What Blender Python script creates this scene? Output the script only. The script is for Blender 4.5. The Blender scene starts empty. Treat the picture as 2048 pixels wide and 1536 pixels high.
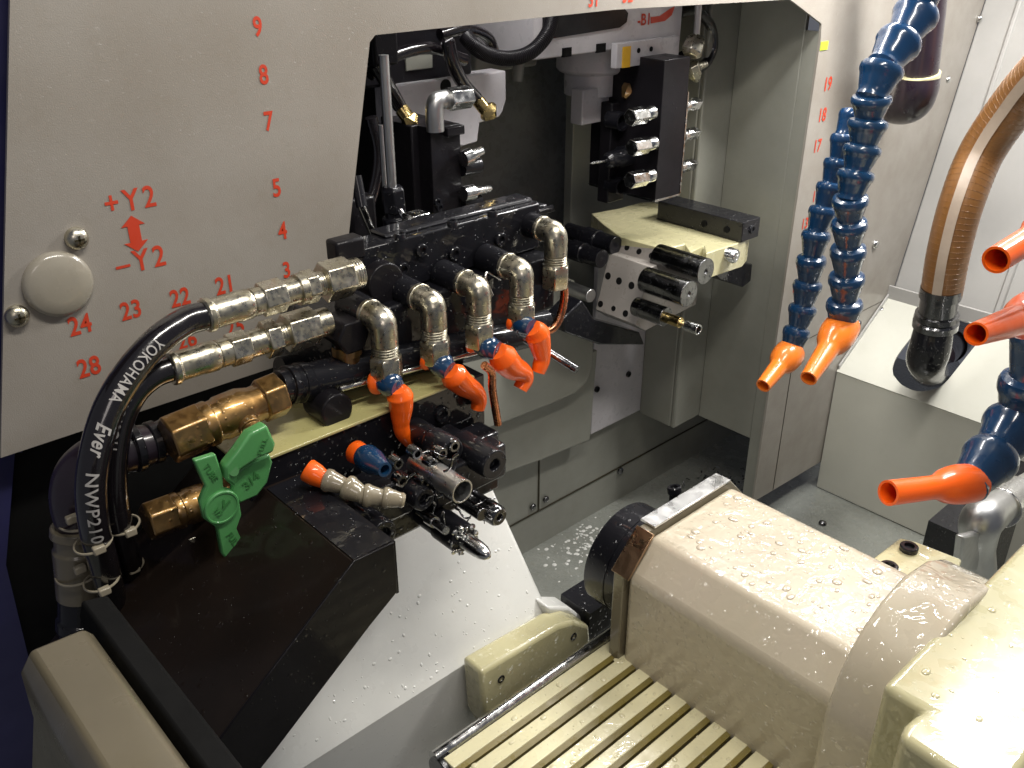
import bpy, bmesh, math, random
from mathutils import Vector, Matrix
random.seed(7)
SC = bpy.context.scene
COL = SC.collection
# ------------------------------------------------------------------ camera
CAMPOS = Vector((0, -0.8, 0.5)); F = 1828.813
RR = ((0.73826894, -0.67450471, -0.001539), (-0.30748396, -0.33451938, -0.89081446), (0.60034372, 0.65813387, -0.45436464))
cd = bpy.data.cameras.new('camera'); cam = bpy.data.objects.new('camera', cd); COL.objects.link(cam)
r0, r1, r2 = [Vector(r) for r in RR]
cam.matrix_world = Matrix(((r0.x, -r1.x, -r2.x, CAMPOS.x), (r0.y, -r1.y, -r2.y, CAMPOS.y), (r0.z, -r1.z, -r2.z, CAMPOS.z), (0, 0, 0, 1)))
cd.sensor_width = 36; cd.lens = 36 * F / 2048; cd.clip_start = 0.01; cd.clip_end = 100
SC.camera = cam
# ------------------------------------------------------------------ light
w = bpy.data.worlds.new('World'); SC.world = w; w.use_nodes = True
bg = w.node_tree.nodes['Background']; bg.inputs[0].default_value = (0.52, 0.54, 0.62, 1); bg.inputs[1].default_value = 0.21
def area(name, loc, target, sx, sy, power, col):
    d = bpy.data.lights.new(name, 'AREA'); d.shape = 'RECTANGLE'; d.size = sx; d.size_y = sy; d.energy = power; d.color = col
    o = bpy.data.objects.new(name, d); COL.objects.link(o); o.location = loc
    o.rotation_euler = (Vector(target) - Vector(loc)).to_track_quat('-Z', 'Y').to_euler(); return o
area('tube_lamp', (1.15, -0.10, 0.60), (1.10, -0.24, 0.0), 1.0, 0.035, 8, (1.0, 0.98, 0.96))
area('work_lamp', (1.62, -0.50, 0.88), (1.45, -0.38, -0.3), 0.10, 0.45, 17, (1.0, 0.98, 0.95))
area('room_tube', (0.50, -0.60, 1.05), (0.52, -0.36, 0), 0.7, 0.08, 10, (1.0, 0.95, 0.87))
area('front_fill', (-0.5, -1.7, 1.0), (0.5, 0, 0.1), 0.5, 0.5, 2.6, (1.0, 0.90, 0.85))  # soft front fill added behind the camera, no lamp known there
SC.view_settings.view_transform = 'Standard'; SC.view_settings.look = 'None'; SC.view_settings.exposure = 0.0
SC.view_settings.gamma = 1; SC.view_settings.use_curve_mapping = False
# ------------------------------------------------------------------ pixel helpers
def at(u, v, ax, val):
    d = r0 * ((u - 1024) / F) + r1 * ((v - 768) / F) + r2
    i = 'xyz'.index(ax); t = (val - CAMPOS[i]) / d[i]
    return CAMPOS + d * t
def P(u, v, y): return at(u, v, 'y', y)
def depth(p): return (Vector(p) - CAMPOS).dot(r2)
def px(n, p): return n * depth(p) / F
V = Vector
# ------------------------------------------------------------------ materials
def N(nt, t, **k):
    n = nt.nodes.new(t)
    for a, b in k.items(): setattr(n, a, b)
    return n
def mat(name, col, metal=0.0, rough=0.4, coat=0.0, coat_rough=0.05, var=0.12, vscale=14, tint=None, bump=0.0, bscale=400,
        drops=0.0, dscale=150, dmask=0.5, spec=0.5, smear=0.0, trans=0.0, emit=None, dirt=0.0, dirtcol=(0.25, 0.2, 0.1), rvar=0.12, sss=0, smscale=70, ddist=0.002):
    m = bpy.data.materials.new(name); m.use_nodes = True; nt = m.node_tree; L = nt.links
    b = nt.nodes['Principled BSDF']
    b.inputs['Metallic'].default_value = metal; b.inputs['Roughness'].default_value = rough
    b.inputs['Coat Weight'].default_value = coat; b.inputs['Coat Roughness'].default_value = coat_rough
    b.inputs['Specular IOR Level'].default_value = spec; b.inputs['Transmission Weight'].default_value = trans
    g = N(nt, 'ShaderNodeNewGeometry')
    n1 = N(nt, 'ShaderNodeTexNoise'); n1.inputs['Scale'].default_value = vscale; n1.inputs['Detail'].default_value = 6; n1.inputs['Roughness'].default_value = 0.6
    L.new(g.outputs['Position'], n1.inputs['Vector'])
    c2 = tint or tuple(c * (1 - var * 2) for c in col)
    mr = N(nt, 'ShaderNodeMapRange'); mr.inputs[1].default_value = 0.35; mr.inputs[2].default_value = 0.68; L.new(n1.outputs[0], mr.inputs[0])
    mx = N(nt, 'ShaderNodeMix', data_type='RGBA'); mx.inputs[6].default_value = (*col, 1); mx.inputs[7].default_value = (*c2, 1)
    L.new(mr.outputs[0], mx.inputs[0]); out = mx.outputs[2]
    if dirt:
        n3 = N(nt, 'ShaderNodeTexNoise'); n3.inputs['Scale'].default_value = 60; n3.inputs['Detail'].default_value = 10; n3.inputs['Roughness'].default_value = 0.75
        L.new(g.outputs['Position'], n3.inputs['Vector'])
        m3 = N(nt, 'ShaderNodeMapRange'); m3.inputs[1].default_value = 0.52; m3.inputs[2].default_value = 0.75; m3.inputs[4].default_value = dirt
        L.new(n3.outputs[0], m3.inputs[0])
        x3 = N(nt, 'ShaderNodeMix', data_type='RGBA'); L.new(m3.outputs[0], x3.inputs[0]); L.new(out, x3.inputs[6]); x3.inputs[7].default_value = (*dirtcol, 1)
        out = x3.outputs[2]
    L.new(out, b.inputs['Base Color'])
    n2 = N(nt, 'ShaderNodeTexNoise'); n2.inputs['Scale'].default_value = vscale * 4; n2.inputs['Detail'].default_value = 4
    L.new(g.outputs['Position'], n2.inputs['Vector'])
    rr = N(nt, 'ShaderNodeMapRange'); rr.inputs[1].default_value = 0.3; rr.inputs[2].default_value = 0.7
    rr.inputs[3].default_value = max(0.02, rough - rvar); rr.inputs[4].default_value = min(1, rough + rvar)
    L.new(n2.outputs[0], rr.inputs[0]); L.new(rr.outputs[0], b.inputs['Roughness'])
    nrm = None
    if bump:
        nb = N(nt, 'ShaderNodeTexNoise'); nb.inputs['Scale'].default_value = bscale; nb.inputs['Detail'].default_value = 3
        L.new(g.outputs['Position'], nb.inputs['Vector'])
        bp = N(nt, 'ShaderNodeBump'); bp.inputs['Strength'].default_value = bump; bp.inputs['Distance'].default_value = 0.002
        L.new(nb.outputs[0], bp.inputs['Height']); nrm = bp.outputs[0]; L.new(nrm, b.inputs['Normal'])
    if drops:
        src = []
        for sc_ in (dscale, dscale * 2.3):
            vo = N(nt, 'ShaderNodeTexVoronoi'); vo.inputs['Scale'].default_value = sc_; vo.inputs['Randomness'].default_value = 1
            L.new(g.outputs['Position'], vo.inputs['Vector'])
            m1 = N(nt, 'ShaderNodeMapRange', interpolation_type='SMOOTHSTEP'); m1.inputs[1].default_value = 0.34; m1.inputs[2].default_value = 0.05
            L.new(vo.outputs['Distance'], m1.inputs[0])
            sp = N(nt, 'ShaderNodeSeparateColor'); L.new(vo.outputs['Color'], sp.inputs[0])
            gt = N(nt, 'ShaderNodeMath', operation='GREATER_THAN'); gt.inputs[1].default_value = dmask; L.new(sp.outputs[0], gt.inputs[0])
            mu = N(nt, 'ShaderNodeMath', operation='MULTIPLY'); L.new(m1.outputs[0], mu.inputs[0]); L.new(gt.outputs[0], mu.inputs[1]); src.append(mu.outputs[0])
        ad = N(nt, 'ShaderNodeMath', operation='MAXIMUM'); L.new(src[0], ad.inputs[0]); L.new(src[1], ad.inputs[1]); h = ad.outputs[0]
        if smear:
            ns = N(nt, 'ShaderNodeTexNoise'); ns.inputs['Scale'].default_value = smscale; ns.inputs['Detail'].default_value = 2; ns.inputs['Distortion'].default_value = 0.8
            L.new(g.outputs['Position'], ns.inputs['Vector'])
            ms = N(nt, 'ShaderNodeMath', operation='MULTIPLY_ADD'); ms.inputs[1].default_value = smear; L.new(ns.outputs[0], ms.inputs[0]); L.new(h, ms.inputs[2]); h = ms.outputs[0]
        b2 = N(nt, 'ShaderNodeBump'); b2.inputs['Strength'].default_value = drops; b2.inputs['Distance'].default_value = ddist
        L.new(h, b2.inputs['Height'])
        if nrm: L.new(nrm, b2.inputs['Normal'])
        L.new(b2.outputs[0], b.inputs['Coat Normal'])
        if coat < 0.01 or metal > 0.5: L.new(b2.outputs[0], b.inputs['Normal'])
    if emit: b.inputs['Emission Color'].default_value = (*emit, 1); b.inputs['Emission Strength'].default_value = 1
    return m
M = {}
M['panel'] = mat('panel_paint', (0.325, 0.300, 0.266), rough=0.42, coat=0.35, coat_rough=0.3, var=0.09, vscale=7, tint=(0.270, 0.242, 0.205), bump=0.16, bscale=900, drops=0.5, dscale=110, dmask=0.86, dirt=0.25, dirtcol=(0.21, 0.175, 0.12))
M['wall'] = mat('wall_paint', (0.42, 0.41, 0.39), rough=0.4, coat=0.3, coat_rough=0.25, var=0.06, vscale=7, bump=0.08, bscale=700, dirt=0.12, dirtcol=(0.35, 0.32, 0.24))
M['inner'] = mat('inner_paint', (0.25, 0.25, 0.215), rough=0.4, coat=0.4, coat_rough=0.2, var=0.08, vscale=8, dirt=0.2, dirtcol=(0.2, 0.18, 0.12), drops=0.5, dscale=120, dmask=0.85)
M['box'] = mat('box_paint', (0.56, 0.555, 0.48), rough=0.4, coat=0.3, var=0.04, vscale=6, dirt=0.06)
M['floorwet'] = mat('wet_floor', (0.27, 0.28, 0.25), rough=0.25, coat=1, var=0.1, vscale=12, drops=0.9, dscale=70, dmask=0.55, smear=0.7, dirt=0.3, dirtcol=(0.16, 0.14, 0.08))
M['white'] = mat('white_cover', (0.74, 0.74, 0.70), rough=0.33, coat=0.6, coat_rough=0.12, var=0.05, vscale=7, drops=0.8, dscale=95, dmask=0.86, dirt=0.06)
M['cream'] = mat('cream_wet', (0.60, 0.55, 0.33), rough=0.3, coat=1, coat_rough=0.04, var=0.07, vscale=10, drops=0.8, dscale=70, dmask=0.7, smear=0.8, smscale=32, ddist=0.003, tint=(0.50, 0.47, 0.27))
M['spindle'] = mat('spindle_enamel', (0.57, 0.495, 0.385), rough=0.32, coat=1, coat_rough=0.03, var=0.07, vscale=6, drops=1.0, dscale=60, dmask=0.6, smear=1.3, smscale=38, ddist=0.004, tint=(0.54, 0.48, 0.35))
M['slat'] = mat('yellow_steel', (0.84, 0.78, 0.50), rough=0.3, coat=1, coat_rough=0.04, var=0.1, vscale=12, drops=0.8, dscale=100, dmask=0.7, smear=0.7, smscale=45, ddist=0.003)
M['slot'] = mat('slot_dark', (0.035, 0.028, 0.012), rough=0.4)
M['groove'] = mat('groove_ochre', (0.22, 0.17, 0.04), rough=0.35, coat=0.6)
M['black'] = mat('black_oxide', (0.008, 0.008, 0.011), rough=0.5, coat=0.7, coat_rough=0.03, var=0.2, drops=0.7, dscale=110, dmask=0.72, smear=0.12, rvar=0.1, spec=0.12)
M['blackflat'] = mat('black_dry', (0.009, 0.008, 0.010), rough=0.45, spec=0.15, coat=0.2, coat_rough=0.08, var=0.2, drops=0.7, dscale=120, dmask=0.86)
M['cover'] = mat('brown_black_cover', (0.018, 0.012, 0.009), rough=0.4, spec=0.2, coat=0.35, coat_rough=0.1, var=0.25, vscale=10, drops=0.8, dscale=120, dmask=0.88)
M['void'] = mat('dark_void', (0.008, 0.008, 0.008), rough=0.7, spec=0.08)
M['rubber'] = mat('hose_rubber', (0.010, 0.008, 0.010), rough=0.22, coat=1, coat_rough=0.05, var=0.2, bump=0.12, bscale=200, rvar=0.1)
M['nickel'] = mat('oily_nickel', (0.62, 0.59, 0.50), metal=1, rough=0.32, coat=0.5, var=0.16, vscale=60, drops=0.06, dscale=160, dmask=0.7, smear=0.06, tint=(0.46, 0.42, 0.30))
M['steel'] = mat('bright_steel', (0.72, 0.72, 0.70), metal=1, rough=0.2, var=0.08, vscale=30, drops=0.02, dscale=180, dmask=0.8)
M['satin'] = mat('satin_steel', (0.85, 0.85, 0.84), metal=1, rough=0.3, coat=0.4, var=0.06, rvar=0.08)
M['chrome'] = mat('cast_chrome', (0.62, 0.62, 0.61), metal=1, rough=0.36, var=0.06, vscale=30, bump=0.02, bscale=500, rvar=0.05)
M['darksteel'] = mat('dark_steel', (0.20, 0.20, 0.205), metal=1, rough=0.2, coat=0.6, drops=0.2, dscale=150, smear=0.3, var=0.2)
M['brass'] = mat('oily_brass', (0.43, 0.265, 0.10), metal=1, rough=0.42, coat=1, coat_rough=0.05, var=0.18, vscale=40, drops=0.25, dscale=90, dmask=0.7, smear=0.4, tint=(0.24, 0.135, 0.045))
M['brightbrass'] = mat('bright_brass', (0.62, 0.47, 0.20), metal=1, rough=0.25, var=0.1, drops=0.1, smear=0.3)
M['copper'] = mat('copper', (0.62, 0.24, 0.12), metal=1, rough=0.25, coat=0.5, var=0.18, vscale=40, tint=(0.35, 0.13, 0.06))
M['bronze'] = mat('bronze_foil', (0.50, 0.33, 0.20), metal=1, rough=0.3, var=0.15, bump=0.3, bscale=120)
M['orange'] = mat('orange_plastic', (0.97, 0.13, 0.006), rough=0.45, spec=0.3, coat=0.6, coat_rough=0.04, var=0.02)
M['orangelit'] = mat('lit_orange_plastic', (0.95, 0.23, 0.022), rough=0.3, coat=0.5, coat_rough=0.08, var=0.05)  # brighter copy of the orange plastic, strong lighting put into its colour
M['blue'] = mat('blue_plastic', (0.006, 0.040, 0.115), rough=0.25, coat=0.9, coat_rough=0.04, var=0.05, tint=(0.006, 0.036, 0.09), vscale=6)
M['clear'] = mat('cloudy_plastic', (0.42, 0.36, 0.25), rough=0.28, coat=0.9, coat_rough=0.05, var=0.15, trans=0.25)
M['green'] = mat('green_handle', (0.085, 0.31, 0.095), rough=0.35, coat=0.6, coat_rough=0.1, var=0.08, drops=0.3, dmask=0.7)
M['greenmark'] = mat('green_relief', (0.05, 0.20, 0.055), rough=0.4)
M['brownhose'] = mat('brown_hose', (0.24, 0.105, 0.028), rough=0.4, coat=0.5, coat_rough=0.15, var=0.12, vscale=30)
M['palestrip'] = mat('pale_strip', (0.50, 0.40, 0.31), rough=0.4, coat=0.5)
M['red'] = mat('red_print', (0.62, 0.055, 0.02), rough=0.5, var=0.08)
M['whiteprint'] = mat('white_print', (0.55, 0.53, 0.50), rough=0.5, var=0.15)
M['yellow'] = mat('yellow_sticker', (0.80, 0.45, 0.02), rough=0.5)
M['lime'] = mat('lime_tag', (0.60, 0.75, 0.05), rough=0.5)
M['tie'] = mat('nylon_tie', (0.42, 0.37, 0.27), rough=0.4, coat=0.6)
M['tan'] = mat('tan_casting', (0.175, 0.15, 0.10), rough=0.36, coat=0.7, coat_rough=0.1, var=0.1, vscale=8)
M['grey'] = mat('grey_casting', (0.50, 0.48, 0.50), rough=0.35, coat=0.5, coat_rough=0.15, var=0.08, vscale=20, drops=0.6, dscale=120, dmask=0.82)
M['bluepaint'] = mat('dark_blue_paint', (0.03, 0.03, 0.10), rough=0.45)
M['drum'] = mat('drum_paint', (0.30, 0.275, 0.25), rough=0.35, coat=0.4, var=0.06, vscale=20)
M['bay'] = mat('bay_paint', (0.30, 0.30, 0.28), rough=0.3, coat=0.5, coat_rough=0.2, var=0.15, drops=0.6, dscale=110, dmask=0.85)
M['ledge'] = mat('ledge_lit_yellow', (0.50, 0.46, 0.20), rough=0.3, coat=0.7, coat_rough=0.08, var=0.1, vscale=14, drops=0.5, dscale=100, dmask=0.8, dirt=0.25, dirtcol=(0.2, 0.17, 0.05))  # yellow light on the block top put into the base colour, over real dirt
M['cap'] = mat('grey_cap', (0.34, 0.31, 0.25), rough=0.28, coat=0.8, coat_rough=0.1, var=0.04, vscale=20)
M['plumpipe'] = mat('plum_pipe', (0.022, 0.013, 0.022), rough=0.35, coat=0.5, var=0.15)
# translucent oil droplet
M['drop_pink'] = mat('droplet_on_pink', (0.565, 0.49, 0.375), rough=0.35, coat=1, coat_rough=0.02, var=0.02)
M['drop_cream'] = mat('droplet_on_cream', (0.60, 0.55, 0.34), rough=0.35, coat=1, coat_rough=0.02, var=0.02)
M['drop_yellow'] = mat('droplet_on_slat', (0.72, 0.66, 0.42), rough=0.35, coat=1, coat_rough=0.02, var=0.02)
M['drop_white'] = mat('droplet_on_white', (0.74, 0.74, 0.70), rough=0.3, coat=1, coat_rough=0.02, var=0.02)
# ------------------------------------------------------------------ mesh helpers
ORG = {}
def tag(o, label=None, cat=None, group=None, kind=None):
    if label: o['label'] = label
    if cat: o['category'] = cat
    if group: o['group'] = group
    if kind: o['kind'] = kind
    return o
def thing(name, label, cat, loc=(0, 0, 0), group=None):
    o = bpy.data.objects.new(name, None); o.empty_display_size = 0.01; COL.objects.link(o); o.location = loc
    ORG[o] = V(loc); return tag(o, label, cat, group)
def frame(d, up=None):
    d = V(d).normalized(); a = V(up) if up is not None else (V((0, 0, 1)) if abs(d.z) < 0.9 else V((0, 1, 0)))
    x = a.cross(d).normalized(); y = d.cross(x); return x, y, d
class MB:
    def __init__(s): s.v = []; s.f = []
    def add(s, vs, fs):
        k = len(s.v); s.v += [tuple(a) for a in vs]; s.f += [tuple(i + k for i in f) for f in fs]; return s
    def box(s, a, b):
        x0, x1 = sorted((a[0], b[0])); y0, y1 = sorted((a[1], b[1])); z0, z1 = sorted((a[2], b[2]))
        return s.prism([(x0, y0, z0), (x1, y0, z0), (x1, y0, z1), (x0, y0, z1)], (0, y1 - y0, 0))
    def prism(s, pts, ext):
        pts = [V(p) for p in pts]; e = V(ext); n = len(pts)
        nn = V((0, 0, 0))
        for i in range(n): nn += pts[i].cross(pts[(i + 1) % n])
        if nn.dot(e) > 0: pts = pts[::-1]
        return s.add(pts + [p + e for p in pts], [tuple(range(n)), tuple(range(2 * n - 1, n - 1, -1))] + [(i + n, (i + 1) % n + n, (i + 1) % n, i) for i in range(n)])
    def rod(s, p0, p1, segs, up=None, cap=True, inner=None):
        """coaxial profile: segs = [(t, radius, sides)], consecutive entries joined when sides match; t in metres from p0 along p1-p0 (or 0..1 if fractions)"""
        p0 = V(p0); p1 = V(p1); L = (p1 - p0).length; x, y, d = frame(p1 - p0, up)
        i = 0; runs = []
        for t, r, n in segs:
            if runs and runs[-1][0] == n: runs[-1][1].append((t, r))
            else: runs.append((n, [(t, r)]))
        for n, pr in runs:
            rings = []
            for t, r in pr:
                c = p0 + d * (t * L); rings.append([c + (x * math.cos(2 * math.pi * k / n + (0.5 * math.pi / n * 0)) + y * math.sin(2 * math.pi * k / n)) * r for k in range(n)])
            vs = [q for rg in rings for q in rg]; fs = []
            for a in range(len(rings) - 1):
                for k in range(n): fs.append((a * n + k, a * n + (k + 1) % n, (a + 1) * n + (k + 1) % n, (a + 1) * n + k))
            if cap: fs.append(tuple(range(n - 1, -1, -1))); fs.append(tuple((len(rings) - 1) * n + k for k in range(n)))
            s.add(vs, fs)
        return s
    def cyl(s, p0, p1, r0, r1=None, n=28): return s.rod(p0, p1, [(0, r0, n), (1, r0 if r1 is None else r1, n)])
    def tubeopen(s, p0, p1, r, ri, n=28, d=0.9):
        """cylinder with an open bore at p1"""
        return s.rod(p0, p1, [(0, r, n), (1, r, n), (1.0, ri, n), (1 - d, ri, n)])
    def sweep(s, pts, rad, n=20, cap=True, rfun=None):
        pts = [V(p) for p in pts]; T = []
        for i in range(len(pts)):
            a = pts[max(0, i - 1)]; b = pts[min(len(pts) - 1, i + 1)]; T.append((b - a).normalized())
        x, y, d = frame(T[0]); rings = []
        for i, p in enumerate(pts):
            if i:
                q = T[i - 1].rotation_difference(T[i]); x = q @ x; x = (x - T[i] * x.dot(T[i])).normalized()
            y = T[i].cross(x); r = rfun(i / (len(pts) - 1)) if rfun else rad
            rings.append([p + (x * math.cos(2 * math.pi * k / n) + y * math.sin(2 * math.pi * k / n)) * r for k in range(n)])
        fs = []
        for a in range(len(rings) - 1):
            for k in range(n): fs.append((a * n + k, a * n + (k + 1) % n, (a + 1) * n + (k + 1) % n, (a + 1) * n + k))
        if cap: fs.append(tuple(range(n - 1, -1, -1))); fs.append(tuple((len(rings) - 1) * n + k for k in range(n)))
        return s.add([q for rg in rings for q in rg], fs)
    def ball(s, c, r, sc=(1, 1, 1), n=16, m=10):
        c = V(c); vs = [c + V((0, 0, r * sc[2]))]; fs = []
        for i in range(1, m):
            th = math.pi * i / m
            for k in range(n): vs.append(c + V((r * sc[0] * math.sin(th) * math.cos(2 * math.pi * k / n), r * sc[1] * math.sin(th) * math.sin(2 * math.pi * k / n), r * sc[2] * math.cos(th))))
        vs.append(c - V((0, 0, r * sc[2])))
        for k in range(n):
            fs.append((0, 1 + k, 1 + (k + 1) % n)); fs.append((len(vs) - 1, 1 + (m - 2) * n + (k + 1) % n, 1 + (m - 2) * n + k))
        for i in range(m - 2):
            for k in range(n): a = 1 + i * n + k; b = 1 + i * n + (k + 1) % n; fs.append((a, a + n, b + n, b))
        return s.add(vs, fs)
    def torus(s, c, axis, R, r, n=28, m=8, sx=1):
        x, y, d = frame(axis); c = V(c); vs = []; fs = []
        for i in range(n):
            a = 2 * math.pi * i / n; e = x * math.cos(a) * sx + y * math.sin(a)
            for k in range(m): b = 2 * math.pi * k / m; vs.append(c + e * (R + r * math.cos(b)) + d * r * math.sin(b))
        for i in range(n):
            for k in range(m): fs.append((i * m + k, ((i + 1) % n) * m + k, ((i + 1) % n) * m + (k + 1) % m, i * m + (k + 1) % m))
        return s.add(vs, fs)
    def build(s, name, m, parent=None, bevel=0.0, smooth=35, seg=2, **tags):
        me = bpy.data.meshes.new(name)
        if parent is not None: org = V((0, 0, 0)); org = ORG[parent]
        else:
            xs = [a[0] for a in s.v]; ys = [a[1] for a in s.v]; zs = [a[2] for a in s.v]
            org = V(((min(xs) + max(xs)) / 2, (min(ys) + max(ys)) / 2, min(zs)))
        me.from_pydata([(a[0] - org.x, a[1] - org.y, a[2] - org.z) for a in s.v], [], s.f)
        bm = bmesh.new(); bm.from_mesh(me); bmesh.ops.recalc_face_normals(bm, faces=bm.faces); bm.to_mesh(me); bm.free()
        me.materials.append(m)
        for p in me.polygons: p.use_smooth = True
        me.set_sharp_from_angle(angle=math.radians(smooth))
        o = bpy.data.objects.new(name, me); COL.objects.link(o); ORG[o] = org
        if parent is not None: o.parent = parent
        else: o.location = org
        if bevel:
            b = o.modifiers.new('edge', 'BEVEL'); b.width = bevel; b.segments = seg; b.limit_method = 'ANGLE'; b.angle_limit = math.radians(40)
        return tag(o, **tags) if tags else o
def plate_mesh(loops, thick, to3d):
    """filled 2D outline with holes -> MB ; to3d(x, y, z) maps to the world"""
    cu = bpy.data.curves.new('outline', 'CURVE'); cu.dimensions = '2D'; cu.fill_mode = 'BOTH'; cu.extrude = thick / 2
    for lp in loops:
        sp = cu.splines.new('POLY'); sp.points.add(len(lp) - 1); sp.use_cyclic_u = True
        for i, p in enumerate(lp): sp.points[i].co = (p[0], p[1], 0, 1)
    return curve_to_mb(cu, to3d)
def curve_to_mb(cu, to3d, fine=0):
    ob = bpy.data.objects.new('tmp', cu); COL.objects.link(ob)
    dg = bpy.context.evaluated_depsgraph_get(); ev = ob.evaluated_get(dg); me = ev.to_mesh()
    if fine:
        bm = bmesh.new(); bm.from_mesh(me); bmesh.ops.triangulate(bm, faces=bm.faces)
        for _ in range(4):
            es = [e for e in bm.edges if e.calc_length() > fine]
            if not es: break
            bmesh.ops.subdivide_edges(bm, edges=es, cuts=1); bmesh.ops.triangulate(bm, faces=bm.faces)
        mb = MB(); bm.verts.index_update(); mb.add([to3d(*v.co) for v in bm.verts], [tuple(v.index for v in f.verts) for f in bm.faces]); bm.free(); ev.to_mesh_clear()
        bpy.data.objects.remove(ob); bpy.data.curves.remove(cu); return mb
    mb = MB(); mb.add([to3d(*v.co) for v in me.vertices], [tuple(p.vertices) for p in me.polygons]); ev.to_mesh_clear()
    bpy.data.objects.remove(ob); bpy.data.curves.remove(cu); return mb
def text_mb(txt, size, to3d, bold=0.0, space=1.0, ext=0.0, shear=0.0, res=4, align='CENTER', fine=0):
    to_, k_ = to3d, size; to3d = lambda x, y, z: to_(x * k_, y * k_, z * k_); ext = ext / size; size = 1.0
    cu = bpy.data.curves.new('text', 'FONT'); cu.body = txt; cu.size = size; cu.align_x = align; cu.align_y = 'CENTER'
    cu.offset = bold * size; cu.space_character = space; cu.extrude = ext; cu.shear = shear; cu.resolution_u = res
    return curve_to_mb(cu, to3d, fine)
def catmull(pts, per=10):
    pts = [V(p) for p in pts]; q = [pts[0] * 2 - pts[1]] + pts + [pts[-1] * 2 - pts[-2]]; out = []
    for i in range(1, len(q) - 2):
        for k in range(per):
            t = k / per; a, b, c, d = q[i - 1], q[i], q[i + 1], q[i + 2]
            out.append(0.5 * ((2 * b) + (c - a) * t + (2 * a - 5 * b + 4 * c - d) * t * t + (3 * b - a - 3 * c + d) * t ** 3))
    out.append(pts[-1]); return out
def arc(cx, cy, rx, ry=None, n=24, a0=0, a1=360):
    ry = ry or rx; return [(cx + rx * math.cos(math.radians(a0 + (a1 - a0) * k / n)), cy + ry * math.sin(math.radians(a0 + (a1 - a0) * k / n))) for k in range(n + (0 if a1 - a0 == 360 else 1))]
def bxp(u0, v0, u1, v1, y, d, mb=None):
    """box whose front-face corners are seen at pixels (u0,v0) upper left and (u1,v1) lower right, front face at y, depth d into the machine"""
    a = P(u0, v0, y); b = P(u1, v1, y); mb = mb or MB(); return mb.box((a.x, y, a.z), (b.x, y + d, b.z))
def capscrew(mb, c, d, r, h):
    """socket cap screw head with hex socket, facing d"""
    c = V(c); d = V(d).normalized(); return mb.rod(c - d * 0.0005, c + d * h, [(0, r, 20), (0.85, r, 20), (1, r * .9, 20), (1.0, r * .56, 20), (0.45, r * .5, 20)])

# ================================================================== SETTING
def struct(name, mb, m, **k): return mb.build(name, m, kind='structure', **k)
FLZ = -0.62
struct('floor', MB().prism([(-0.6, -2.2, FLZ), (2.4, -2.2, FLZ), (2.4, 1.0, FLZ), (-0.6, 1.0, FLZ)], (0, 0, -0.02)), M['floorwet'])
struct('back_wall', MB().box((0.60, 0.262, -0.62), (1.95, 0.30, -0.405)), M['inner'])
struct('interior_wall', MB().box((-0.6, 0.72, -0.62), (2.4, 0.75, 0.9)), M['void'])
struct('interior_ceiling', MB().box((-0.6, 0.02, 0.9), (2.4, 0.75, 0.93)), M['void'])
# seams of the back wall, thin dark gaps
sm = MB()
sm.box((0.75, 0.2590, -0.3985), (1.04, 0.2615, -0.402))
sm.box((1.036, 0.2595, -0.535), (1.0385, 0.2615, -0.402)); sm.box((0.80, 0.2595, -0.537), (1.62, 0.2615, -0.5345))
sm.build('panel_seam', M['slot'], None, kind='structure')
# right enclosure wall (slightly tilted), starting at the fold line of the numbered sheet
wb = at(1785, 584, 'y', 0); wt = at(1970, 0, 'y', 0); wdir = (wt - wb) / (wt.z - wb.z)
def wx(z): return wb.x + wdir.x * (z - wb.z)
wm = MB().prism([(wx(-0.22), -1.6, -0.22), (wx(0.9), -1.6, 0.9), (wx(0.9) + 0.03, -1.6, 0.9), (wx(-0.22) + 0.03, -1.6, -0.22)], (0, 1.6, 0))
for yy, ww in ((-0.06, 0.010), (-0.205, 0.014), (-0.44, 0.012)):
    wm.prism([(wx(-0.2) - 0.004, yy, -0.2), (wx(0.9) - 0.004, yy, 0.9), (wx(0.9) + 0.01, yy, 0.9), (wx(-0.2) + 0.01, yy, -0.2)], (0, -ww, 0))
struct('enclosure_wall', wm, M['wall'], bevel=0.003)

# ================================================================== NUMBERED FRONT PANEL
fp = thing('front_panel', 'large grey beige sheet metal panel printed with red numbers around a big opening', 'machine panel', (0.9, 0, -0.55))
OL, OR = 0.542, 1.387
loop = [(0.129, 0.083), (0.222, 0.446), (0.34, 0.9), (wx(0.9), 0.9), (wx(-0.2), -0.2), (1.80, -0.215), (1.645, -0.337), (1.640, -0.556), (1.382, -0.543),
        (1.388, 0.33), (1.384, 0.352), (1.303, 0.385), (1.285, 0.392), (0.9, 0.400), (0.548, 0.397), (0.541, 0.391), (0.486, 0.150), (0.475, 0.083)]
plate_mesh([loop], 0.004, lambda x, y, z: (x, z + 0.002, y)).build('sheet', M['panel'], fp, bevel=0.0012)
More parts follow.
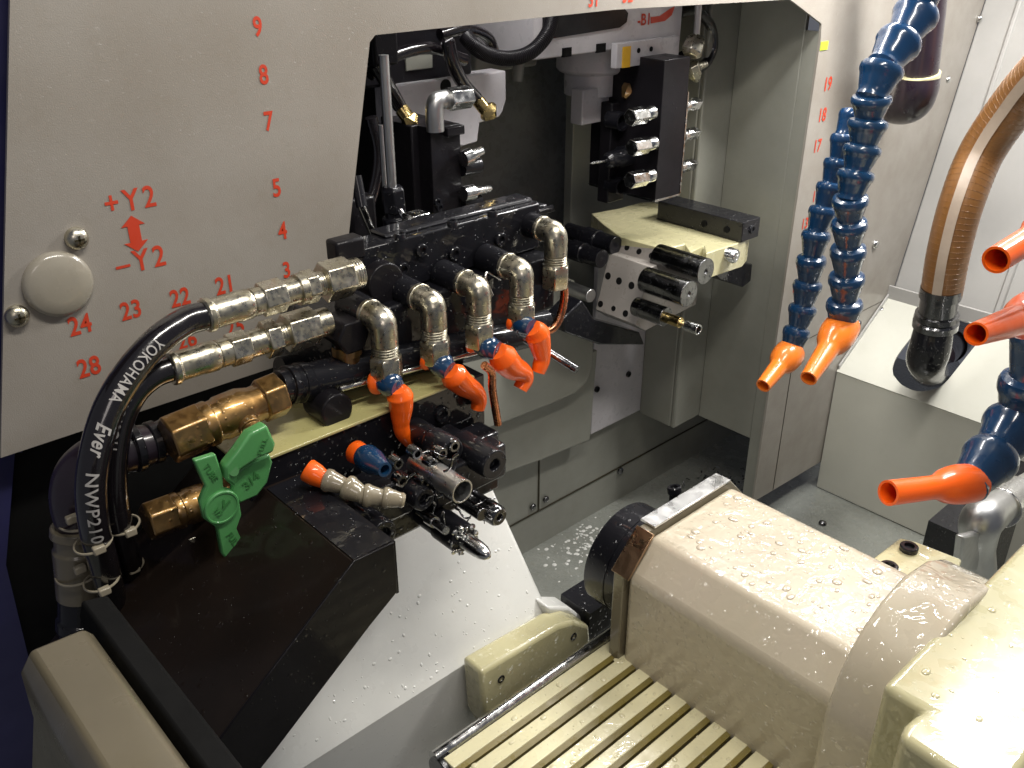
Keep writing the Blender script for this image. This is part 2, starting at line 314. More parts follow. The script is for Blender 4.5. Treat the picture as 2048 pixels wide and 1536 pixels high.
# the returned flange on the right edge of the opening and a raised edge
MB().box((1.389, 0.0045, -0.54), (1.394, 0.030, 0.34)).build('flange', M['inner'], fp)
def print_on_panel(txt, u, v, h, name='number', bold=0.022, space=1.05, sx=0.8):
    c = P(u, v, 0); hh = px(h, c) / 0.72 * 1.10
    text_mb(txt, hh, lambda x, y, z: (c.x + x * sx, -0.0006 + z, c.z + y), bold=bold, space=space).build(name, M['red'], fp, smooth=10)
for t, u, v, h in [('9', 515, 55, 34), ('8', 527, 151, 34), ('7', 537, 244, 34), ('5', 553, 377, 33), ('4', 565, 463, 32), ('3', 573, 541, 30),
                   ('21', 450, 571, 33), ('22', 360, 596, 33), ('23', 262, 621, 34), ('24', 160, 651, 36), ('28', 178, 735, 36), ('26', 374, 681, 32), ('25', 470, 655, 32),
                   ('19', 1655, 169, 24), ('18', 1644, 231, 24), ('17', 1634, 293, 23), ('16', 1651, 345, 21), ('15', 1631, 393, 20), ('13', 1609, 448, 20), ('12', 1598, 524, 19), ('11', 1590, 575, 18),
                   ('31', 1187, 0, 26), ('32', 1255, -9, 26)]:
    print_on_panel(t, u, v, h)
print_on_panel('+Y2', 260, 402, 40, 'axis_label', 0.014, 1.3, 0.86)
print_on_panel('\u2013Y2', 282, 522, 40, 'axis_label', 0.014, 1.3, 0.86)
a0 = P(263, 431, 0); a1 = P(275, 503, 0); cx = (a0.x + a1.x) / 2; z0, z1 = a0.z, a1.z; s1, s2, hd = 0.0052, 0.0105, 0.009
mk = [(0, z0), (s2, z0 - hd), (s1, z0 - hd), (s1, z1 + hd), (s2, z1 + hd), (0, z1), (-s2, z1 + hd), (-s1, z1 + hd), (-s1, z0 - hd), (-s2, z0 - hd)]
MB().prism([(cx + x, -0.0006, z) for x, z in mk], (0, 0.0005, 0)).build('double_arrow', M['red'], fp)
# seams of the lower right sheets and the corner tag
zs = P(1640, 665, 0).z
MB().box((1.405, -0.0006, zs - 0.0012), (1.83, 0.0, zs)).box((1.452, -0.0008, -0.545), (1.4535, 0.0, zs)).build('sheet_seam', M['slot'], fp)
bxp(1643, 84, 1655, 99, -0.0012, 0.001).build('lime_tag', M['lime'], fp)
# flat tabs that fold down at the far right (dull wall above the box)
# left side: blue machine column seen past the sheet
bl = [(-260, -300), (60, -300), (45, 905), (30, 905), (12, 1130), (62, 1335), (90, 1700), (-260, 1700)]
q = [P(u, v, 0.03) for u, v in bl]
MB().prism(q, (0, 0.01, 0)).build('machine_column', M['bluepaint'], None, label='dark blue painted machine column at the far left behind the numbered sheet', cat='machine column')
# round cap and its two screws
cp = P(115, 567, 0); rc = px(67, cp)
cm = MB().rod(cp + V((0, 0.0, 0)), cp + V((0, -0.008, 0)), [(0, rc, 40), (0.35, rc, 40), (0.7, rc * .97, 40), (0.95, rc * .86, 40), (1.15, rc * .5, 40), (1.2, rc * .1, 40)])
cm.build('round_cap', M['cap'], None, smooth=60, label='smooth round grey cap on the left of the numbered sheet', cat='cap')
def pan_screw(u, v, r, lab, y=0.0, grp=None, m='nickel', d=(0, -1, 0), ax='y', cross=True):
    c = at(u, v, ax, y); R = px(r, c); d = V(d)
    t = thing('pan_head_screw', lab, 'screw', c, grp)
    sh_ = MB().rod(c, c + d * R * .9, [(0, R, 24), (0.35, R, 24), (0.7, R * .85, 24), (0.92, R * .5, 24), (1.0, R * .15, 24)]).build('screw_head', M[m], t, smooth=60)
    if cross:
        x, yv, dd = frame(d)
        k = MB()
        for e, f_ in ((x, yv), (yv, x)):
            a = c + d * R * .86
            k.prism([a + e * R * .42 + f_ * R * .09, a - e * R * .42 + f_ * R * .09, a - e * R * .42 - f_ * R * .09, a + e * R * .42 - f_ * R * .09], d * R * .07)
        k.build('cross_recess', M['slot'], sh_)
    return t
pan_screw(152, 476, 23, 'cross head screw just above the round grey cap', grp='screws beside the round cap')
pan_screw(33, 631, 23, 'cross head screw at lower left of the round grey cap', grp='screws beside the round cap')

# ================================================================== RIGHT WALL BOX
XB = 1.636
rb = thing('sloped_box', 'cream white sheet metal box with sloping top and oval hole', 'sheet metal box', (1.75, -0.45, FLZ))
prof = [(XB, FLZ + 0.002), (XB, -0.337), (XB + 0.004, -0.337), (XB + 0.004, FLZ + 0.002)]
MB().prism([(x, -0.0015, z) for x, z in prof], (0, -1.0, 0)).build('front_sheet', M['box'], rb, bevel=0.001)
sl = V((1.807 - XB, 0, -0.218 + 0.337)); sll = sl.length; sd = sl.normalized()
def onslope(u, v):
    d = r0 * ((u - 1024) / F) + r1 * ((v - 768) / F) + r2; n = V((-sd.z, 0, sd.x)); p0 = V((XB, 0, -0.337))
    t = (p0 - CAMPOS).dot(n) / d.dot(n); p = CAMPOS + d * t; return p
def sl2(p): return (-(p.y), (p - V((XB, 0, -0.337))).dot(sd))
hole = [sl2(onslope(u, v)) for u, v in [(1787, 752), (1786, 735), (1797, 710), (1830, 668), (1862, 634), (1895, 621), (1930, 640), (1958, 664), (1962, 678), (1945, 700), (1915, 738), (1890, 768), (1868, 780), (1835, 784), (1805, 772)]]
hole = [tuple(p)[:2] for p in catmull([(a, b, 0) for a, b in hole] + [(hole[0][0], hole[0][1], 0)], 4)][:-1]
nrm = V((-sd.z, 0, sd.x))
plate_mesh([[(0.0015, 0), (1.0, 0), (1.0, sll), (0.0015, sll)], hole], 0.004, lambda x, y, z: tuple(V((XB, -x, -0.337)) + sd * y + nrm * (z + 0.001))).build('sloped_top', M['box'], rb, bevel=0.0008)
MB().prism([(1.802, 0, -0.222), (1.808, 0, -0.222), (1.808, 0, -0.190), (1.802, 0, -0.190)], (0, -1.0, 0)).build('rear_lip', M['wall'], rb, bevel=0.001)
MB().prism([(XB + .004, -0.0015, -0.337), (1.807, -0.0015, -0.219), (1.807, -0.0015, -0.205), (XB + .002, -0.0015, -0.322)], (0, -0.003, 0)).build('end_lip', M['wall'], rb)
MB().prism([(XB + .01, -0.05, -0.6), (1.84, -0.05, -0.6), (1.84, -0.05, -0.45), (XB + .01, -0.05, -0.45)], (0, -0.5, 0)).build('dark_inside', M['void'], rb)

# ================================================================== STEPPED SIDE PLATES IN THE OPENING
sp = thing('recess_plates', 'stepped grey guard plates forming the right side of the opening', 'guard plates', (1.35, 0.1, -0.41))
MB().box((1.39, 0.031, -0.412), (1.40, 0.156, 0.7)).build('side_plate', M['inner'], sp, bevel=0.002)
MB().box((1.31, 0.156, -0.412), (1.40, 0.166, 0.7)).box((1.31, 0.166, -0.412), (1.32, 0.246, 0.7)).build('step_plate', M['inner'], sp, bevel=0.003)
MB().box((1.164, 0.246, -0.407), (1.32, 0.256, -0.01)).build('light_plate', M['grey'], sp, bevel=0.002)
MB().box((1.208, 0.36, -0.40), (1.45, 0.38, 0.7)).build('rear_plate', M['inner'], sp, bevel=0.002)
k = MB()
for u, v in ((1193, 778), (1256, 748)):
    capscrew(k, P(u, v, 0.246), (0, -1, 0), 0.0062, 0.004)
k.build('plate_screw', M['black'], sp)
# rounded grey plate behind the nozzle row
ys = 0.20
ol = [P(u, v, ys) for u, v in [(900, 640), (1150, 560), (1188, 690), (1186, 735), (1174, 765), (1150, 788), (1100, 810), (992, 852), (900, 885)]]
MB().prism(ol, (0, 0.02, 0)).build('rounded_guard', M['inner'], None, bevel=0.003, label='grey wet guard plate with a rounded corner behind the nozzle row', cat='guard plate')
q = [P(u, v, 0.225) for u, v in [(880, 830), (1195, 700), (1181, 868), (1180, 880), (1078, 922), (980, 957), (850, 1000)]]
MB().prism(q, (0, 0.02, 0)).build('lower_guard', M['inner'], None, bevel=0.002, label='plain grey guard panel below the rounded guard plate', cat='guard plate')
for u, v, lab in ((1065, 1013, 'left'), (1091, 998, 'middle'), (1240, 941, 'right')):
    pan_screw(u, v, 7, 'small dark screw on the grey back wall, %s one of three' % lab, 0.26, 'screws on the back wall', 'darksteel', cross=False)
# swarf heap in the corner
random.seed(3); sw = MB()
for k in range(240):
    c = at(1440 + random.gauss(0, 32), 985 + random.gauss(0, 22), 'z', FLZ + 0.004 + 0.02 * random.random() ** 2)
    d = V((random.uniform(-1, 1), random.uniform(-1, 1), random.uniform(-.3, 1))).normalized() * random.uniform(.004, .012)
    x, y, _ = frame(d); sw.add([c, c + d, c + d * 1.1 + x * .003, c + x * .003], [(0, 1, 2, 3)])
sw.build('metal_chips', M['darksteel'], None, kind='stuff', label='dark metal chips heaped in the corner of the floor', cat='chips')
# --------------------------------------------------------------- generic builders
def hoseline(name, lab, pts, radii, y, m='blue', nozzle=None, group=None, nm='orangelit', first=None):
    """ball-and-socket coolant hose: pts = joint pixels top to bottom, radii px; nozzle = (u,v, r_tip) end pixel"""
    W = [P(u, v, yy) for (u, v), yy in zip(pts, y)]
    t = thing(name, lab, 'coolant hose', W[0] if first is None else first, group)
    for i in range(len(W) - 1):
        a, b = W[i], W[i + 1]; r = px(radii[i], a); d = b - a
        prof = [(-0.06, .52), (0.0, .80), (.05, .93), (.14, .99), (.24, 1.0), (.33, .97), (.40, .90), (.55, .84), (.80, .74), (.93, .68), (1.0, .70), (1.08, .72), (1.2, .55)]
        MB().rod(a, b, [(tt, rr * r, 28) for tt, rr in prof]).build('segment', M[m], t, smooth=32)
    if nozzle:
        u, v, yn, r0_, r1_ = nozzle; a = W[-1]; b = P(u, v, yn); R0 = px(r0_, a); R1 = px(r1_, b)
        MB().ball(a, R0 * .93).build('ball_joint', M[m], t, smooth=80)
        d = (b - a).normalized()
        prof = [(-0.06, .80), (-.06, .98), (0.0, 1.04), (.14, 1.06), (.24, 1.0), (.32, .90), (.39, .72), (.43, .645), (.48, .62)]
        L = (b - a).length
        nz = [(tt, rr * R0, 30) for tt, rr in prof] + [(1.0, R1, 30), (1.0, R1 * .80, 30), (0.6, R1 * .7, 30)]
        MB().rod(a, b, nz).build('nozzle', M[nm], t, smooth=40)
    return t
# ================================================================== TWO HANGING BLUE HOSES
A = [(1858, -110), (1846, -40), (1838, 18), (1804, 75), (1768, 128), (1744, 190), (1738, 238), (1727, 290), (1714, 340), (1701, 392), (1699, 440), (1697, 492), (1694, 548), (1690, 600), (1684, 655)]
ya = [-0.26] * len(A)
hoseline('coolant_hose', 'long blue jointed coolant hose hanging closest, ending in an orange nozzle coloured as if lit', A, [48, 47, 46, 46, 44, 40, 40, 38, 37, 36, 36, 36, 36, 36], ya, nozzle=(1617, 757, -0.28, 34, 17), group='blue hoses hanging from above')
B = [(1706, 222), (1688, 268), (1676, 318), (1662, 366), (1648, 414), (1634, 462), (1624, 512), (1617, 562), (1607, 610), (1596, 655), (1580, 706)]
hoseline('coolant_hose', 'thinner blue jointed coolant hose hanging behind the longer one, with its nozzle at lower left', B, [25, 25, 26, 27, 28, 29, 30, 29, 28, 27], [-0.17] * len(B), nozzle=(1526, 772, -0.18, 29, 15), group='blue hoses hanging from above')
# right lower blue hose, bold zigzag
Cc = [(2085, 640), (2058, 752), (2036, 842), (1990, 905), (1940, 966)]
t = hoseline('coolant_hose', 'thick blue jointed hose at the right edge with a horizontal orange nozzle', Cc, [56, 54, 60, 54], [-0.50] * 5, nozzle=(1776, 986, -0.46, 38, 26), nm='orange')
# nozzles at the right edge
for (u0, v0, u1, v1, ra, rb_, lab) in ((2120, 440, 1992, 520, 52, 28, 'upper orange nozzle cut by the right photo edge'), (2090, 622, 1952, 668, 58, 24, 'lower orange nozzle cut by the right photo edge, pointing at the oval hole')):
    hoseline('coolant_nozzle', lab, [(u0 + 120, v0 - 60), (u0, v0)], [50, 50], [-0.55, -0.55], nozzle=(u1, v1, -0.55, ra * .82, rb_), nm='orange', group='orange nozzles at the right edge')
# dark plum drain pipe with elbow
yp = -0.10
pp = thing('drain_pipe', 'dark plum pipe ending in an elbow behind the blue hoses', 'pipe', P(1840, 150, yp))
pts = catmull([P(1868, -160, yp), P(1856, 0, yp), P(1840, 150, yp)], 8); R = px(37, P(1840, 150, yp))
MB().sweep(pts, R * .93).build('pipe', M['plumpipe'], pp, smooth=60)
MB().rod(P(1838, 146, yp), P(1837, 158, yp), [(0, R * 1.1, 28), (1, R * 1.1, 28)]).build('collar', M['cream'], pp)
e = catmull([P(1837, 154, yp), P(1833, 180, yp), P(1822, 202, yp + .01), P(1800, 208, yp + .04), P(1770, 200, yp + .10)], 8)
MB().sweep(e, R * 1.12, 28).build('elbow', M['plumpipe'], pp, smooth=60)
# brown ribbed hose with pale strip
bh = thing('ribbed_hose', 'translucent brown ribbed hose with a pale strip curving down at right', 'ribbed hose', P(1880, 600, -0.22))
yb = -0.22
axis = catmull([P(2200, 40, yb - .16), P(2120, 110, yb - .1), P(2040, 195, yb - .04), P(1966, 300, yb), P(1925, 400, yb), P(1898, 500, yb), P(1882, 590, yb)], 14)
Rb = px(41, P(1898, 500, yb))
n_ = len(axis)
MB().sweep(axis, Rb, 32, rfun=lambda t: Rb * (1.08 - .1 * t)).build('hose_body', M['brownhose'], bh, smooth=60)
rg = MB()
fine = catmull(axis, 2)
for i in range(3, len(fine) - 4, 3):
    d = fine[i + 1] - fine[i - 1]; tt = i / len(fine); rg.torus(fine[i], d, Rb * (1.08 - .1 * tt), Rb * .012, 32, 6)
rg.build('rib', M['palestrip'] if False else M['brownhose'], bh, smooth=80)
st = MB(); vs = []; fs = []
for i, p in enumerate(axis):
    d = (axis[min(i + 1, n_ - 1)] - axis[max(i - 1, 0)]).normalized(); tc = (CAMPOS - p); tc = (tc - d * tc.dot(d)).normalized(); sd_ = d.cross(tc)
    rr = Rb * (1.08 - .1 * i / (n_ - 1)) * 1.05
    for a in (-0.22 - .2, 0.22 - .2): vs.append(p + (tc * math.cos(a) - sd_ * math.sin(a)) * rr)
    for a in (0.22 - .2, -0.22 - .2): vs.append(p + (tc * math.cos(a) - sd_ * math.sin(a)) * rr * .96)
for i in range(n_ - 1):
    for k_ in range(4): fs.append((i * 4 + k_, i * 4 + (k_ + 1) % 4, i * 4 + 4 + (k_ + 1) % 4, i * 4 + 4 + k_))
st.add(vs, fs).build('pale_strip', M['palestrip'], bh, smooth=40)
MB().rod(P(1883, 575, yb), P(1868, 665, yb), [(0, Rb * .98, 32), (.2, Rb * 1.0, 32), (.2, Rb * .9, 32), (.55, Rb * .92, 32), (.56, Rb * 1.05, 32), (.66, Rb * 1.08, 32), (.68, Rb * .95, 32), (.74, Rb * 1.1, 32), (.86, Rb * 1.1, 32), (.88, Rb * .9, 32), (1, Rb * .88, 32)]).build('coupling', M['darksteel'], bh, smooth=40)
eb = catmull([P(1868, 655, yb), P(1860, 695, yb), P(1853, 722, yb + .01), P(1862, 742, yb + .05), P(1890, 738, yb + .11)], 8)
MB().sweep(eb, Rb * 1.05, 28, rfun=lambda t: Rb * (.93 + .10 * math.sin(min(1, t * 1.5) * 3.14))).build('elbow', M['black'], bh, smooth=60)
# pipe inside the oval hole
MB().rod(P(1875, 712, -0.12), P(1920, 668, -0.06), [(0, Rb * 1.0, 28), (.45, Rb * 1.0, 28), (.45, Rb * 1.15, 28), (.65, Rb * 1.15, 28), (.65, Rb * 1.05, 28), (1.6, Rb * 1.05, 28)]).build('drain_coupling', M['plumpipe'], None, label='plum plastic coupling sunk in the oval hole of the box', cat='pipe coupling')
for u, v, r, y, lab in ((1895, 159, 7, -0.03, 'bright screw on the wall just right of the plum pipe'), (1749, 488, 9, 0, 'screw right of the hanging hoses at mid height'), (1762, 622, 9, -0.003, 'dark screw on the panel just above the sloped box'), (1716, 648, 8, -0.003, 'dark screw beside the nearer hose, left of the box')):
    pan_screw(u, v, r, lab, y, 'screws on the right wall', 'steel' if v < 600 else 'darksteel', cross=False)
pan_screw(1958, 37, 7, 'small pale screw high on the right wall', wx(0.3), 'screws on the right wall', 'steel', d=(-1, 0, 0), ax='x', cross=False)
pan_screw(1645, 1048, 8, 'small screw on the floor in front of the box', FLZ, None, 'darksteel', d=(0, 0, 1), ax='z', cross=False)
#PART2
# ================================================================== WHITE COVER, BRACKET
wc = thing('way_cover', 'large white sloping machine cover speckled with oil drops', 'machine cover', (0.4, -0.1, FLZ))
prof = [(-0.200, -0.239), (-0.132, -0.151), (-0.10, -0.109), (-0.02, -0.10), (0.05, -0.12), (0.05, FLZ + .002), (-0.198, FLZ + .002)]
MB().prism([(0.19, y, z) for y, z in prof], (0.417, 0, 0)).build('cover_shell', M['white'], wc, bevel=0.006, seg=3)
bk = thing('end_bracket', 'cream bracket bar with two dark screws beside the ribbed slide cover', 'bracket', (0.5, -0.24, -0.28))
bf = [P(u, v, -0.235) for u, v in [(962, 1345), (1118, 1252), (1150, 1243), (1180, 1252), (1182, 1275), (1182, 1330), (985, 1470), (968, 1440)]]
bb_ = MB().prism(bf, (0, 0.032, 0)).build('bracket_body', M['cream'], bk, bevel=0.005, seg=3)
bf = [P(u, v, -0.21) for u, v in [(1096, 1215), (1140, 1215), (1168, 1236), (1180, 1262), (1100, 1262)]]
MB().prism(bf, (0, 0.03, 0)).build('bracket_ear', M['white'], bk, bevel=0.004)
for u, v in ((1002, 1358), (1147, 1273)):
    c = P(u, v, -0.235); k = MB(); capscrew(k, c + V((0, .002, 0)), (0, -1, 0), 0.0052, 0.003); k.build('bracket_screw', M['darksteel'], bb_)
bxp(1180, 1228, 1222, 1262, -0.225, 0.05).build('wiper_block', M['black'], None, label='small black block between the cream bracket and the spindle housing', cat='wiper block')

# ================================================================== RIBBED SLIDE COVER
ZT = -0.25
sc_ = thing('slide_cover', 'ribbed cream yellow slide cover with dark grooves and a chrome front rail', 'slide cover', (0.6, -0.5, -0.3))
XL = 0.384; XR = 0.80
def yz(v): return v
# grooves run along x; step spacing found from two neighbours
ys_ = [-0.2985 - 0.0257 * i for i in range(15)]
edges = [-0.272] + ys_
m1 = MB(); m2 = MB(); m3 = MB()
for i in range(len(ys_)):
    a = edges[i] - (0.0037 if i else 0.0); b = ys_[i] + 0.0060
    if i == 0: a = -0.276
    m1.box((XL, a, ZT - 0.004), (XR, b, ZT))
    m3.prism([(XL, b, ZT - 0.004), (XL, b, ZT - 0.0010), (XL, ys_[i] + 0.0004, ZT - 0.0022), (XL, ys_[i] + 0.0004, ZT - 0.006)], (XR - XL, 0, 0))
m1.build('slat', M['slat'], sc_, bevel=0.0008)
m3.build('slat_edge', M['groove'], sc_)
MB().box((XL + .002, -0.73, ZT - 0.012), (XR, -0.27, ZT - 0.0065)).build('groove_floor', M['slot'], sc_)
MB().box((XL + .004, -0.73, ZT - 0.10), (XR, -0.262, ZT - 0.013)).build('cover_body', M['tan'], sc_, bevel=0.004)
rl = MB().rod((XL - .004, -0.2655, ZT - 0.007), (XR, -0.2655, ZT - 0.007), [(0, 0.0085, 28), (1, 0.0085, 28)]); rl.build('chrome_rail', M['steel'], sc_)
MB().cyl((XL - 0.006, -0.275, ZT - 0.018), (XL + 0.01, -0.275, ZT - 0.018), 0.017).build('end_roller', M['darksteel'], sc_, bevel=0.001)

# ================================================================== COUNTER SPINDLE
sh = thing('spindle_housing', 'big wet cream and pink enamelled spindle housing with chamfered top', 'spindle housing', (0.72, -0.45, -0.3))
ch = [(0.622, -0.262), (0.622, -0.134), (0.657, -0.098), (0.800, -0.098), (0.828, -0.125), (0.828, -0.262)]
def octa(prof, y0, y1): return MB().prism([(x, y0, z) for x, z in prof], (0, y1 - y0, 0))
octa(ch, -0.303, -0.62).build('housing_body', M['spindle'], sh, bevel=0.007, seg=4)
cap_ = [(0.616, -0.262), (0.616, -0.132), (0.654, -0.0925), (0.804, -0.0925), (0.832, -0.122), (0.832, -0.262)]
octa(cap_, -0.288, -0.3025).build('front_plate', M['tan'], sh, bevel=0.0015)
MB().prism([(0.6135, -0.2865, -0.1315), (0.6525, -0.2865, -0.0905), (0.6545, -0.2865, -0.0925), (0.6160, -0.2865, -0.1335)], (0, -0.024, 0)).build('bronze_foil', M['bronze'], sh, bevel=0.0006)
tr = MB().box((0.662, -0.283, -0.0915), (0.800, -0.304, -0.0885)); tr.build('rim_strip', M['satin'], sh, bevel=0.0008)
# raised flat pad on the top face
pd = [(0.672, -0.330), (0.792, -0.312), (0.796, -0.50), (0.672, -0.50)]
# nose
nc = V((0.686, 0, -0.171)); Rn = 0.0645
MB().rod((nc.x, -0.284, nc.z), (nc.x, -0.240, nc.z), [(0, Rn, 56), (.28, Rn, 56), (.28, Rn * .985, 56), (.34, Rn * .985, 56), (.34, Rn, 56), (1, Rn, 56), (1.0, Rn * .3, 56), (.6, Rn * .28, 56)]).build('spindle_nose', M['black'], sh, smooth=25)
k = MB(); capscrew(k, (0.742, -0.268, -0.0975), (0, 0.3, 1), 0.0085, 0.007); k.cyl((0.742, -0.268, -0.13), (0.742, -0.268, -0.098), 0.006); k.build('cap_screw', M['black'], sh)
# collar of the housing (bigger rounded hood)
hood = [(0.600, -0.262), (0.600, -0.135), (0.604, -0.118), (0.613, -0.091), (0.625, -0.073), (0.643, -0.055), (0.673, -0.041), (0.711, -0.0345), (0.761, -0.043), (0.80, -0.062), (0.83, -0.085), (0.85, -0.12), (0.85, -0.262)]
octa(hood, -0.550, -0.61).build('housing_hood', M['spindle'], sh, bevel=0.005, seg=3, smooth=50)
# near casing
nm_ = thing('near_casing', 'large glossy yellow cream casing in the lower right corner of the photo', 'machine casing', (0.75, -0.7, -0.3))
ZC = -0.044
cs = [at(u, v, 'z', ZC) for u, v in [(1763, 1368), (1851, 1418), (1830, 1427), (1810, 1445), (1800, 1473), (1895, 1536), (2000, 1606)]]
pl = [(0.95, -0.600), (cs[0].x, -0.600)] + [(p.x, p.y) for p in cs[1:]] + [(0.95, cs[-1].y)]
MB().prism([(x, y, ZC) for x, y in pl], (0, 0, -0.25)).build('casing_body', M['cream'], nm_, bevel=0.007, seg=4, smooth=40)
# cream plate with two black screws behind the hood
cpz = -0.115
cpp = [at(u, v, 'z', cpz) for u, v in [(1716, 1138), (1800, 1074), (1832, 1082), (1925, 1118), (1900, 1180), (1760, 1165)]]
cb = thing('screw_plate', 'cream plate holding two black cap screws behind the spindle housing', 'mounting plate', cpp[0])
pl_ = MB().prism(cpp, (0, 0, -0.02)).build('plate', M['cream'], cb, bevel=0.003, seg=3)
for u, v in ((1817, 1097), (1777, 1136)):
    k = MB(); capscrew(k, at(u, v + 3, 'z', cpz), (0, 0, 1), px(18, at(u, v, 'z', cpz)), 0.006); k.build('cap_screw', M['black'], pl_, smooth=30)
# chrome elbow fitting at the right edge
ce = thing('elbow_fitting', 'large matt chrome elbow fitting at the right edge under the thick blue hose', 'pipe fitting', P(1950, 1100, -0.5))
Y0 = -0.47
MB().sweep(catmull([P(1962, 1150, Y0 - .01), P(1958, 1085, Y0), P(1962, 1045, Y0), P(1985, 1022, Y0), P(2040, 985, Y0), P(2090, 955, Y0)], 8), px(36, P(1960, 1040, Y0)), 24, rfun=lambda t: px(31 + 10 * math.sin(min(1, max(0, (t - .15) / .6)) * math.pi), P(1960, 1040, Y0))).build('elbow_body', M['chrome'], ce, smooth=60)
MB().rod(P(1999, 1016, Y0), P(2034, 990, Y0), [(0, px(42, P(2000, 1000, Y0)), 30), (1, px(42, P(2000, 1000, Y0)), 30)]).build('collar', M['steel'], ce, bevel=0.001)
MB().prism([P(1928, 1075, Y0 - .01), P(1990, 1060, Y0 - .01), P(1992, 1150, Y0 - .01), P(1920, 1140, Y0 - .01)], (0, 0.012, 0)).build('web', M['chrome'], ce, bevel=0.003)
MB().rod(P(2030, 992, Y0), P(2066, 1010, Y0), [(0, px(18, P(2000, 1000, Y0)), 6), (1, px(18, P(2000, 1000, Y0)), 6)]).build('side_nut', M['steel'], ce, bevel=0.001)
bxp(1918, 1068, 2090, 1120, -0.40, 0.05).build('dark_bracket', M['black'], None, label='dark bracket behind the matt chrome elbow', cat='bracket')

# ================================================================== DARK SHEET COVER, LOWER LEFT
dc = thing('dark_cover', 'dark brown black folded sheet cover sloping down to the lower left', 'machine cover', (0.2, -0.25, -0.1))
ya_ = -0.30
tp = [(0.327, 0.057), (0.290, 0.058), (0.174, -0.030), (0.10, -0.088)]
th = 0.003
top = tp + [(x, z - th) for x, z in reversed(tp)]
MB().prism([(x, ya_, z) for x, z in top], (0, 0.24, 0)).build('sloped_sheet', M['cover'], dc, bevel=0.001)
fl = [(0.327, 0.0595), (0.290, 0.0605), (0.174, -0.0275), (0.10, -0.0855), (0.10, -0.1465), (0.203, -0.078), (0.298, -0.009), (0.327, 0.010)]
MB().prism([(x, ya_ - 0.0025, z) for x, z in fl], (0, 0.0023, 0)).build('front_flange', M['blackflat'], dc, bevel=0.0006)
MB().box((0.3275, ya_, 0.006), (0.330, -0.17, 0.058)).build('end_flange', M['blackflat'], dc)
MB().prism([(0.10, ya_ + 0.01, -0.2), (0.10, ya_ + 0.01, -0.09), (0.174, ya_ + 0.01, -0.04), (0.29, ya_ + 0.01, 0.048), (0.32, ya_ + 0.01, 0.045), (0.32, ya_ + 0.01, -0.0), (0.2, ya_ + .01, -0.09), (0.13, ya_ + .01, -0.14)], (0, 0.2, 0)).build('inner_rib', M['void'], dc)
MB().box((0.2915, ya_ + .001, 0.0582), (0.3268, -0.165, 0.0592)).build('top_strip', M['black'], dc)
# black machine interior behind the valves
MB().prism([P(u, v, 0.05) for u, v in [(-40, 760), (600, 600), (640, 1000), (560, 1560), (-60, 1700)]], (0, 0.01, 0)).build('dark_backplate', M['void'], None, label='black machine body behind the brass valves and hoses', cat='machine body')
# tan block and the black bar beside it
tb = [(0.058, 0.094), (0.067, 0.108), (0.098, 0.106), (0.101, 0.09), (0.101, -0.25), (0.02, -0.25), (0.045, 0.0)]
octa([(0.0575, 0.060), (0.0585, 0.096), (0.067, 0.108), (0.098, 0.106), (0.102, 0.100), (0.102, -0.05), (0.03, -0.05)], -0.295, -0.62).build('tan_block', M['tan'], None, bevel=0.003, seg=3, label='tan painted casting with chamfered edge at the bottom left corner', cat='casting')
octa([(0.1045, 0.090), (0.108, 0.100), (0.124, 0.096), (0.126, 0.088), (0.126, -0.1), (0.1045, -0.1)], -0.26, -0.62).build('black_bar', M['void'], None, bevel=0.002, label='black bar running along the right side of the tan casting', cat='bar')

# ================================================================== UPPER MANIFOLD
YM = -0.09
mf = thing('manifold_block', 'upper long black oily manifold block with socket screws', 'manifold', (0.56, -0.05, 0.16))
ub_ = MB().box((0.456, YM, 0.168), (0.690, -0.055, 0.2195)).build('block', M['black'], mf, bevel=0.002)
# chamfered upper cap, left lug and right horn
MB().prism([(0.49, -0.052, 0.2197), (0.49, -0.080, 0.2197), (0.49, -0.076, 0.2235), (0.49, -0.052, 0.2235)], (0.20, 0, 0)).build('top_rail', M['black'], mf, bevel=0.002)
bxp(672, 487, 734, 516, YM - .012, 0.02).build('left_lug', M['blackflat'], mf, bevel=0.003)
MB().sweep([P(1040, 412, -0.07), P(1080, 425, -0.08), P(1108, 415, -0.09)], 0.004, 12).build('right_horn', M['black'], mf, smooth=60)
c = P(757, 560, YM); MB().rod(c + V((0, .01, 0)), c + V((0, -0.014, 0)), [(0, px(42, c), 32), (1, px(42, c), 32)]).build('end_plug', M['blackflat'], mf, bevel=0.002, seg=3)
c = P(905, 505, YM)
for u, v in ((803, 537), (906, 506), (998, 478), (840, 500), (1060, 440)):
    k = MB(); capscrew(k, P(u, v, YM), (0, -1, 0), px(14, P(u, v, YM)), 0.005); k.build('socket_screw', M['black'], ub_)
ml = thing('manifold_block', 'lower black manifold block carrying the row of steel elbows', 'manifold', (0.56, -0.05, 0.1))
LX = P(662, 650, -.118).x
MB().box((LX, -0.118, 0.104), (0.688, -0.02, 0.1665)).build('block', M['black'], ml, bevel=0.003)
c = P(690, 665, -0.118); MB().rod(c + V((0, .02, 0)), c + V((0, -0.016, 0)), [(0, px(38, c), 6), (1, px(38, c), 6)]).build('end_plug', M['blackflat'], ml, bevel=0.002, seg=3)
MB().rod(c + V((0, 0, -.012)), c + V((0, 0, -0.030)), [(0, .0145, 20), (.5, .0145, 20), (.5, .012, 20), (1, .012, 20)]).build('brass_collar', M['brass'], ml)
c = P(1020, 548, -0.095)
for u, v in ((752, 742), (975, 545)):
    pass
